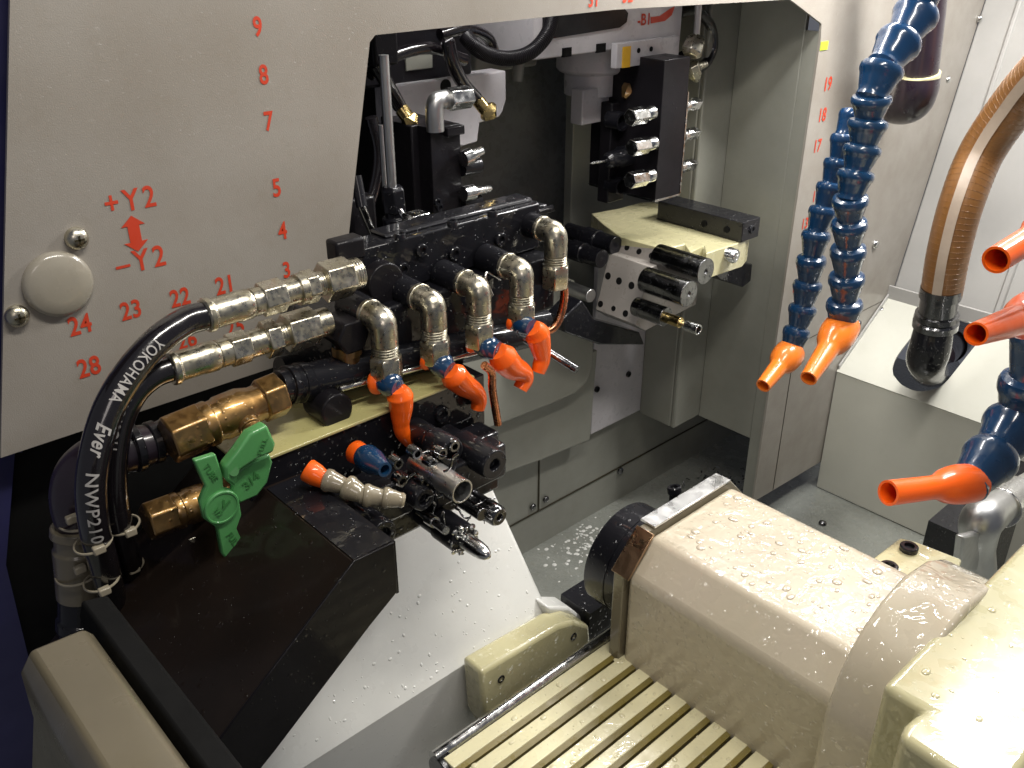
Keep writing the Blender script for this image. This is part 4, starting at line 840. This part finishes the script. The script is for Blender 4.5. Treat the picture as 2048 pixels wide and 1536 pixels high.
# spindle head under the slab
c = P(1185, 108, 0.20)
MB().rod((c.x, 0.20, zb), (c.x, 0.20, zb - .12), [(0, .055, 40), (.30, .055, 40), (.34, .05, 40), (.36, .042, 40), (.62, .042, 40), (.64, .016, 24), (.74, .016, 24)]).build('turned_neck', M['grey'], hc, bevel=0.001, smooth=35)
bxp(1166, 180, 1292, 226, 0.165, 0.025).build('head_foot', M['grey'], hc, bevel=0.002)
bxp(1290, 120, 1318, 215, 0.19, 0.05).build('rear_foot', M['cream'], hc, bevel=0.002)
bn = thing('air_nozzle', 'brass nozzle under the grey head pointing left down', 'nozzle', P(1265, 180, .13))
MB().rod(P(1320, 130, .13), P(1288, 160, .13), [(0, .005, 14), (1, .005, 14)]).build('thin_hose', M['rubber'], bn)
MB().rod(P(1288, 160, .13), P(1258, 180, .13), [(0, .006, 16), (.4, .006, 16), (.4, .009, 16), (1, .009, 16)]).build('nozzle_body', M['brightbrass'], bn)
MB().rod(P(1266, 160, .13), P(1248, 196, .13), [(0, .004, 6), (.4, .011, 6), (.6, .011, 6), (1, .004, 6)]).build('nozzle_tip', M['brass'], bn)
# grey bracket left
gp = [(776, 173), (1012, 141), (1013, 199), (1006, 223), (999, 234), (960, 246), (955, 284), (925, 293), (870, 275), (826, 262), (823, 334), (785, 346)]
gb = thing('grey_bracket', 'grey painted bracket plate behind the left black tool block', 'bracket', P(900, 200, .15))
MB().prism([P(u, v, 0.15) for u, v in gp], (0, 0.03, 0)).build('bracket_plate', M['grey'], gb, bevel=0.002)
c = P(891, 172, .15); MB().cyl(c + V((0, .002, 0)), c - V((0, .0008, 0)), .0085).build('bracket_hole', M['void'], gb)
bxp(700, 60, 945, 150, 0.16, 0.10).build('dark_housing', M['blackflat'], None, bevel=0.004, label='black housing in the top left of the opening above the grey bracket', cat='housing')
gh = thing('grey_housing', 'grey housing with a small pipe loop behind the corrugated hose', 'housing', P(1010, 90, .26))
bxp(950, 40, 1075, 132, 0.26, 0.10).build('housing_body', M['inner'], gh, bevel=0.004)
MB().sweep(catmull([P(1000, 105, .23), P(1002, 78, .23), P(1022, 66, .23), P(1040, 80, .23), P(1038, 120, .23), P(1034, 162, .23)], 6), .0085, 16).build('pipe_loop', M['inner'], gh, smooth=60)
for u0, v0, u1, v1, yy in ((845, 52, 890, 72, .15), (811, 112, 866, 138, .15)):
    pass
bxp(811, 112, 866, 136, 0.158, 0.004).build('housing_cover', M['inner'], None, bevel=0.001, label='small grey cover plate on the black housing', cat='cover plate')
# corrugated black conduit
cpts = catmull([P(930, 72, .10), P(945, 90, .09), P(972, 108, .09), P(1016, 117, .09), P(1060, 105, .09), P(1092, 72, .09), P(1104, 35, .10), P(1106, -10, .12)], 12)
cc = thing('corrugated_hose', 'black corrugated conduit looping at the top of the opening', 'conduit', P(1016, 117, .09))
MB().sweep(cpts, .0072, 16).build('conduit_core', M['rubber'], cc, smooth=60)
rg = MB(); dn = cpts
for i in range(1, len(dn) - 1, 1): rg.torus(dn[i], dn[i + 1] - dn[i - 1], .0080, .0014, 18, 6)
rg.build('conduit_rib', M['blackflat'], cc, smooth=80)
# left brass nozzles on black hoses
for lab, hose, b0, b1, t0, t1, grp in (('left brass nozzle on a black hose, beside the steel rod', [(752, 128), (770, 160), (800, 214)], (798, 212), (818, 238), (808, 232), (832, 252), 1),
        ('right brass nozzle on a black hose, by the steel elbow', [(895, 80), (905, 125), (925, 165), (952, 196)], (950, 194), (974, 224), (966, 238), (988, 208), 1)):
    t = thing('air_nozzle', lab, 'nozzle', P(*b1, .10), 'brass nozzles on black hoses')
    MB().sweep(catmull([P(u, v, .11) for u, v in hose], 6), .0085, 16).build('feed_hose', M['rubber'], t, smooth=60)
    MB().rod(P(*b0, .11), P(*b1, .10), [(0, .0068, 20), (.2, .0068, 20), (.2, .0085, 20), (.9, .0085, 20), (1, .006, 20)]).build('nozzle_body', M['brightbrass'], t, bevel=.0005)
    MB().rod(P(*t0, .10), P(*t1, .10), [(0, .004, 6), (.4, .0115, 6), (.6, .0115, 6), (1, .004, 6)]).build('nozzle_tip', M['brightbrass'], t)
# left black tool block
lt = thing('tool_block', 'tall black rectangular tool block at the left inside the opening', 'tool block', P(890, 430, .06))
bxp(861, 257, 926, 470, 0.06, 0.10).build('block', M['blackflat'], lt, bevel=0.001)
bxp(822, 252, 861, 470, 0.085, 0.06).build('side_body', M['blackflat'], lt, bevel=0.002)
bxp(895, 256, 930, 268, 0.052, 0.02).build('step', M['blackflat'], lt, bevel=0.001)
for v in (404, 415): k = MB(); capscrew(k, P(874 + (v - 404) * .4, v, .06), (0, -1, 0), .005, .003); k.build('cap_screw', M['black'], lt)
te = thing('pipe_elbow', 'bright cast elbow with a shiny hex nut on top of the left black tool block', 'pipe elbow', P(870, 245, .05))
MB().sweep(catmull([P(871, 262, .06), P(869, 225, .06), P(872, 204, .06), P(886, 199, .06), P(905, 196, .06)], 6), .0105, 18).build('elbow_body', M['chrome'], te, smooth=50)
MB().rod(P(896, 199, .055), P(938, 193, .055), [(0, .0135, 6), (1, .0135, 6)], up=(0, -1, .3)).build('hex_nut', M['steel'], te, bevel=.001)
for u0, v0, u1, v1, r, lab in ((926, 318, 968, 300, .0065, 'upper bright tool shank on the left black block'), (926, 388, 984, 376, .0062, 'lower bright tool shank on the left black block')):
    t = thing('tool_shank', lab, 'tool', P(u0, v0, .05), 'tool shanks on the left block')
    MB().rod(P(u0, v0, .05), P(u1, v1, .05), [(0, r * 1.5, 20), (.35, r * 1.5, 20), (.35, r, 20), (.9, r * .8, 20), (1, r * .3, 20)]).build('shank', M['steel'], t)
    MB().rod(P(u0 - 4, v0 + 18, .06), P(u0 + 30, v0 + 12, .06), [(0, r * 1.6, 20), (1, r * 1.6, 20)]).build('holder', M['black'], t)
# grey panel at the back of the bay
MB().prism([P(u, v, 0.48) for u, v in [(900, 60), (1160, 60), (1160, 640), (900, 640)]], (0, 0.01, 0)).build('bay_panel', M['bay'], None, label='dull dark grey back panel of the machining bay', cat='back panel')
# steel rod with black connector
sr_ = thing('steel_rod', 'dull vertical steel rod rising from a black connector at the left of the opening', 'rod', P(785, 440, .02))
MB().cyl(P(767, 110, .03), P(784, 376, .03), .0055, n=16).build('rod', M['chrome'], sr_)
MB().cyl(P(762, 250, .06), P(772, 420, .06), .003, n=12).build('thin_rod', M['chrome'], sr_)
MB().rod(P(784, 372, .03), P(794, 470, .03), [(0, .010, 6), (.06, .014, 6), (.5, .014, 6), (.5, .011, 16), (.62, .011, 16), (.62, .015, 16), (1, .015, 16)]).build('connector', M['black'], sr_, bevel=.001)
MB().sweep(catmull([P(800, 420, .0), P(812, 445, -.01), P(806, 460, -.02), P(788, 472, -.03), P(782, 492, -.04)], 6), .0035, 12).build('wire_tube', M['darksteel'], None, smooth=60, label='thin dark tube curling down from the black connector', cat='tube')
bxp(826, 434, 862, 452, -0.04, 0.02).build('chrome_cube', M['steel'], None, bevel=.001, label='small bright chrome cube on top of the manifold', cat='fitting')
dg_ = thing('drill_shank', 'slanted bright drill shank at the lower left corner of the opening', 'drill', P(735, 450, .0))
MB().cyl(P(721, 408, .0), P(749, 476, .0), .0042, n=16).build('shank', M['steel'], dg_)
MB().cyl(P(712, 352, .01), P(724, 414, .0), .0060, n=16).build('holder', M['black'], dg_)
# machinery silhouettes behind the rod
for u0, v0, u1, v1, yy, lab in ((745, 60, 800, 130, .10, 'black motor cover in the top left corner of the opening'), (700, 400, 760, 500, .06, 'black body behind the drill shank')):
    bxp(u0, v0, u1, v1, yy, .05).build('machine_body', M['blackflat'], None, bevel=.004, label=lab, cat='machine body')

# ================================================================== RIGHT TOOL POST
tp_ = thing('tool_post', 'tall black tool post with shiny pale edges in the middle right of the opening', 'tool post', P(1340, 395, .06))
a = P(1322, 262, .06); b = P(1371, 262, .06); zt = P(1350, 118, .06).z; z_b = P(1330, 396, .06).z
MB().box((a.x, 0.062, z_b), (b.x, 0.20, zt)).build('post_body', M['blackflat'], tp_, bevel=.0008)
MB().box((a.x - .001, 0.0615, z_b - .003), (b.x + .001, 0.2, z_b)).build('bottom_edge', M['steel'], tp_)
MB().box((b.x, 0.061, z_b), (b.x + .0025, 0.2, zt - .05)).build('side_edge', M['steel'], tp_)
c0 = P(1260, 300, .12)
MB().box((P(1222, 300, .14).x, 0.142, P(1240, 402, .14).z), (a.x + .02, 0.165, P(1240, 205, .14).z)).build('rear_body', M['blackflat'], tp_, bevel=.002)
for u, v, rr in ((1240, 242, 19), (1238, 372, 18)):
    c = P(u, v, .13); R = px(rr, c); MB().rod(c + V((0.0, .02, 0)), c + V((0, -.006, 0)), [(0, R, 24), (1, R, 24), (1, R * .75, 24), (.1, R * .7, 24)]).build('tool_bore', M['black'], tp_)
cl = thing('collet_chuck', 'dark collet with a thin bright drill pointing left on the tool post', 'collet', P(1225, 318, .1))
MB().rod(P(1262, 308, .12), P(1212, 322, .12), [(0, .016, 24), (.5, .016, 24), (.6, .0125, 24), (.9, .0125, 24), (1, .008, 24)]).build('collet_body', M['black'], cl)
MB().rod(P(1216, 321, .12), P(1180, 327, .12), [(0, .0022, 10), (.85, .0018, 10), (1, .0004, 10)]).build('drill', M['steel'], cl)
grpn = 'shiny hex fittings on the tool post'
for i, (u, v, w_) in enumerate(((1282, 229, 'top'), (1285, 290, 'middle'), (1281, 355, 'bottom'))):
    y = .06; t = thing('hex_fitting', '%s shiny hex fitting on the left side of the tool post' % w_, 'fitting', P(u, v, y), grpn)
    MB().rod(P(u - 22, v + 6, y), P(u + 8, v, y), [(0, .0125, 6), (1, .0125, 6)], up=(0, -1, .4)).build('hex_nut', M['steel'], t, bevel=.001)
    MB().rod(P(u + 6, v, y), P(u + 30, v - 6, y), [(0, .007, 20), (.2, .010, 20), (.7, .010, 20), (.9, .006, 20), (1, .002, 20)]).build('dome_end', M['steel'], t)
for i, (u, v, w_) in enumerate(((1380, 209, 'top'), (1377, 268, 'middle'), (1371, 331, 'bottom'))):
    y = .07; t = thing('hex_fitting', '%s shiny fitting on the right side of the tool post' % w_, 'fitting', P(u, v, y), grpn)
    MB().rod(P(u - 14, v + 4, y), P(u + 4, v, y), [(0, .010, 20), (.4, .010, 20), (.5, .007, 20), (.9, .009, 20), (1, .006, 20)]).build('neck', M['steel'], t)
    MB().rod(P(u + 2, v, y), P(u + 17, v - 3, y), [(0, .0095, 4), (1, .0095, 4)], up=(0, -1, .4)).build('square_end', M['steel'], t, bevel=.0008)
# pipe, fittings and hose loop at upper right
gr = thing('vertical_tube', 'grey vertical tube ending in pale brass fittings right of the head', 'tube', P(1390, 140, .1))
MB().cyl(P(1402, -60, .10), P(1392, 82, .10), .0052, n=16).build('tube', M['chrome'], gr)
MB().rod(P(1396, 72, .10), P(1380, 112, .10), [(0, .010, 6), (.2, .016, 6), (.8, .018, 6), (1, .012, 6)]).build('union_nut', M['nickel'], gr, bevel=.001)
MB().rod(P(1384, 128, .10), P(1394, 162, .10), [(0, .011, 6), (.5, .013, 6), (1, .005, 6)]).rod(P(1384, 138, .10), P(1412, 128, .10), [(0, .007, 14), (1, .005, 14)]).build('tee_fitting', M['nickel'], gr, bevel=.001)
MB().sweep(catmull([P(1358, 26, .16), P(1390, 22, .16), P(1420, 50, .16), P(1426, 95, .16), P(1408, 130, .16), P(1380, 140, .16), P(1362, 110, .16)], 8), .0085, 16).build('black_hose_loop', M['rubber'], None, smooth=60, label='black hose loop behind the vertical grey tube', cat='hose')

# ================================================================== RIGHT TABLE, RAIL AND DRUM TOOL BLOCK
tb_ = thing('tool_table', 'wet pale yellow cast table with notched front edge under the tool post', 'machine table', P(1400, 500, .05))
tz = 0.03
tpx = [(1182, 427), (1205, 448), (1242, 475), (1329, 498), (1370, 488), (1381, 504), (1408, 492), (1413, 507), (1439, 498), (1490, 482), (1500, 470), (1440, 440), (1340, 402), (1280, 405), (1236, 417)]
MB().prism([at(u, v, 'z', tz) for u, v in tpx], (0, 0, -0.045)).build('table_top', M['cream'], tb_, bevel=.0015)
MB().rod(P(1440, 502, .02), P(1474, 514, -.01), [(0, .008, 20), (.3, .008, 20), (.3, .012, 20), (.9, .012, 20), (1, .010, 20), (1, .006, 20), (.8, .005, 20)]).build('steel_knob', M['steel'], tb_, bevel=.0006)
ra = thing('guide_rail', 'black slotted guide bar lying on the pale table', 'guide bar', (1.25, 0, .03))
MB().box((1.232, 0.0, 0.031), (1.280, 0.175, 0.064)).build('bar', M['black'], ra, bevel=.001)
c = V((1.258, 0, .048)); k = MB(); capscrew(k, c, (0, -1, 0), .007, .003); k.build('end_screw', M['black'], ra)
for yy in (.03, .075):
    MB().rod((1.2305, yy, .046), (1.234, yy, .046), [(0, .0055, 16), (1, .0055, 16)]).build('side_hole', M['void'], ra)
MB().prism([P(u, v, 0.06) for u, v in [(1420, 520), (1505, 528), (1502, 562), (1486, 575), (1440, 560), (1425, 545)]], (0, .06, 0)).build('clamp_body', M['black'], None, bevel=.002, label='black clamp under the right end of the pale table', cat='clamp')
dr = thing('drum_block', 'pale grey curved tool block with nine dark screw holes carrying chrome tubes', 'drum tool block', P(1270, 655, .05))
pf = [(1329, 498), (1317, 529), (1303, 534), (1296, 552), (1289, 580), (1280, 618), (1271, 650), (1290, 662), (1340, 650)]
YD = 0.066
pp_ = [P(u, v, YD) for u, v in pf]; bx_ = pp_[0].x + .10
prof = [(p.x, p.z) for p in pp_[:-1]] + [(bx_, pp_[-2].z + .01), (bx_, pp_[0].z - .001)]
db_ = MB().prism([(x, YD, z) for x, z in prof], (0, 0.088, 0)).build('drum_body', M['drum'], dr, bevel=.0012, smooth=40)
def onface(u, v, i):
    a, b = pp_[i], pp_[i + 1]; n_ = V((b.z - a.z, 0, -(b.x - a.x))).normalized()
    if n_.x > 0: n_ = -n_
    d = r0 * ((u - 1024) / F) + r1 * ((v - 768) / F) + r2; return CAMPOS + d * ((a - CAMPOS).dot(n_) / d.dot(n_)), n_
for u, v, i_, r_ in [(1254, 495, 0, .0050), (1278, 503, 0, .0050), (1303, 511, 0, .0050), (1216, 552, 3, .0060), (1238, 562, 3, .0060), (1263, 571, 3, .0060), (1201, 608, 5, .0055), (1227, 617, 5, .0045), (1251, 627, 5, .0055)]:
    c, n_v = onface(u, v, i_)
    MB().rod(c - n_v * .006, c + n_v * .0004, [(0, r_, 18), (1, r_, 18)]).build('screw_hole', M['void'], db_)
def ytube(name, lab, cat, u, v, y1, r, y0, m, prof=None, par=None, bev=.0008):
    c = P(u, v, y1); b = V((c.x, y0, c.z)); R = px(r, c); pr = prof or [(0, 1), (1, 1)]
    o = MB().rod(b, c, [(t_, k_ * R, 30) for t_, k_ in pr])
    if par: return o.build(name, M[m], par, bevel=bev)
    return o.build(name, M[m], None, bevel=bev, label=lab, cat=cat)
ytube('chrome_tube', '', '', 1378, 588, -0.025, 27, .06, 'darksteel', [(0, 1), (1, 1), (1, .2), (.97, .18)], dr)
ytube('chrome_tube', '', '', 1412, 543, -0.015, 27, .08, 'darksteel', [(0, 1), (1, 1), (1, .2), (.97, .18)], dr)
ytube('lower_tube', '', '', 1332, 634, 0.0, 20, .06, 'darksteel', None, dr)
ytube('brass_collar', '', '', 1362, 646, -0.025, 11, .002, 'brightbrass', None, dr)
ytube('nipple', '', '', 1398, 660, -0.055, 11, -.02, 'steel', [(0, .7), (.3, .7), (.32, 1), (1, 1), (1, .7), (.5, .6)], dr)
for u, v, r, yb_, m in ((1204, 518, 19, .145, 'black'), (1232, 492, 19, .145, 'black'), (1182, 592, 14, .145, 'chrome')):
    c = P(u, v, .15); R = px(r, c); e_ = V((c.x, .26 if m == 'black' else .34, c.z))
    pr = [(0, R, 28), (.35, R, 28), (.36, R * 1.12, 28), (.6, R * 1.12, 28), (.62, R * .95, 28), (1, R * .95, 28)]
    MB().rod(c, e_, pr).build('rear_plug', M[m], dr, bevel=.0008)
MB().prism([P(u, v, .13) for u, v in [(1165, 600), (1190, 640), (1280, 665), (1290, 690), (1200, 690), (1130, 665), (1125, 640)]], (0, .04, 0)).build('drum_underside', M['black'], None, bevel=.003, label='black hanging underside of the drum tool block', cat='machine underside')
# ================================================================== OIL DROPLETS
random.seed(9)
def droplets(lab, spots, m, name='oil_droplets'):
    mb = MB()
    for c, n_, r in spots:
        x, y, d = frame(n_); rings = []
        e = random.uniform(.8, 1.3); k = 12; prof_ = [(1.0, -.03), (.95, .09), (.8, .19), (.5, .27), (.2, .30)]
        vs = []
        for q_, h in prof_:
            for i in range(k): a_ = 6.2832 * i / k; vs.append(c + x * (math.cos(a_) * r * q_ * e) + y * (math.sin(a_) * r * q_ / e) + d * (h * r))
        fs = [(a_ * k + i, a_ * k + (i + 1) % k, (a_ + 1) * k + (i + 1) % k, (a_ + 1) * k + i) for a_ in range(len(prof_) - 1) for i in range(k)]
        fs.append(tuple((len(prof_) - 1) * k + i for i in range(k))); fs.append(tuple(range(k - 1, -1, -1)))
        mb.add(vs, fs)
    mb.build(name, M[m], None, smooth=70, kind='stuff', label=lab, cat='oil droplets')
def rr_(): return 0.0011 + 0.0040 * random.random() ** 3
UP = V((0, 0, 1))
droplets('clear oil droplets lying on top of the spindle housing', [(V((random.uniform(.665, .795), -.31 - .235 * random.random() ** .8, -.098)), UP, rr_() * 1.15) for i in range(150)], 'drop_pink')
droplets('clear oil droplets on the casing at the lower right', [(V((random.uniform(.6, .9), random.uniform(-.72, -.61), ZC)), UP, rr_() * .85) for i in range(70)], 'drop_cream')
sp_ = []
for i in range(260):
    y = random.uniform(-.52, -.285); x = random.uniform(XL + .01, .62)
    if any(-.0045 < y - g_ < .0085 for g_ in ys_): continue
    sp_.append((V((x, y, ZT)), UP, rr_() * .8))
droplets('clear oil droplets sprinkled over the ribbed slide cover', sp_, 'drop_yellow')
nn = V((0, -0.088, 0.068)).normalized(); sp_ = []
for i in range(150):
    t_ = random.random(); p = V((random.uniform(.2, .6), -.198 + .064 * t_, -.2364 + .083 * t_)); sp_.append((p, nn, .0006 + .0014 * random.random() ** 2))
droplets('tiny clear oil droplets on the white sloping cover', sp_, 'drop_white')

sp_ = [(V((random.gauss(1.11, .045), random.gauss(.20, .035), FLZ)), UP, .001 + .004 * random.random() ** 2) for i in range(170)]
sp_ = [q_ for q_ in sp_ if q_[0].y < .255]
droplets('wet splashes, whitened for lamp glints, on the grey floor beyond the white cover', sp_, 'drop_white', 'splashes')  # white droplet colour stands in for lamp glints on the wet grey floor

random.seed(31)
for u, v, lab in ((905, 452, 'small black socket screw standing on the manifold, middle one'), (985, 432, 'small black socket screw standing on the manifold, near its right end'), (800, 478, 'small black socket screw standing on the manifold, near its left end')):
    c = at(u, v, 'z', 0.2235); k = MB(); capscrew(k, c, (0, 0, 1), .0055, .006); k.build('cap_screw', M['black'], None, smooth=30, label=lab, cat='screw')
MB().sweep(catmull([P(1000, 560, -.121), P(975, 545, -.124), P(972, 560, -.128), P(985, 590, -.124)], 6), .0016, 8).build('thin_wire', M['steel'], None, smooth=60, label='thin bright wire loop under the manifold by the third elbow', cat='wire')
MB().box((0.70, -0.080, 0.176), (0.712, -0.05, 0.212)).build('end_bracket', M['black'], None, bevel=.002, label='black end bracket at the right end of the upper manifold', cat='bracket')

for i, (pts_, lab) in enumerate((([(738, 150), (790, 112), (860, 96), (930, 120)], 'black hose crossing below the small grey cover plate'), ([(742, 235), (757, 300), (752, 360), (735, 420)], 'black hose hanging left of the steel rod'), ([(880, 70), (930, 58), (975, 75), (990, 110)], 'short black hose between the black housing and the corrugated hose'))):
    MB().sweep(catmull([P(u, v, .13 - .03 * (i == 1)) for u, v in pts_], 6), .0075, 14).build('rubber_hose', M['rubber'], None, smooth=60, label=lab, cat='hose')
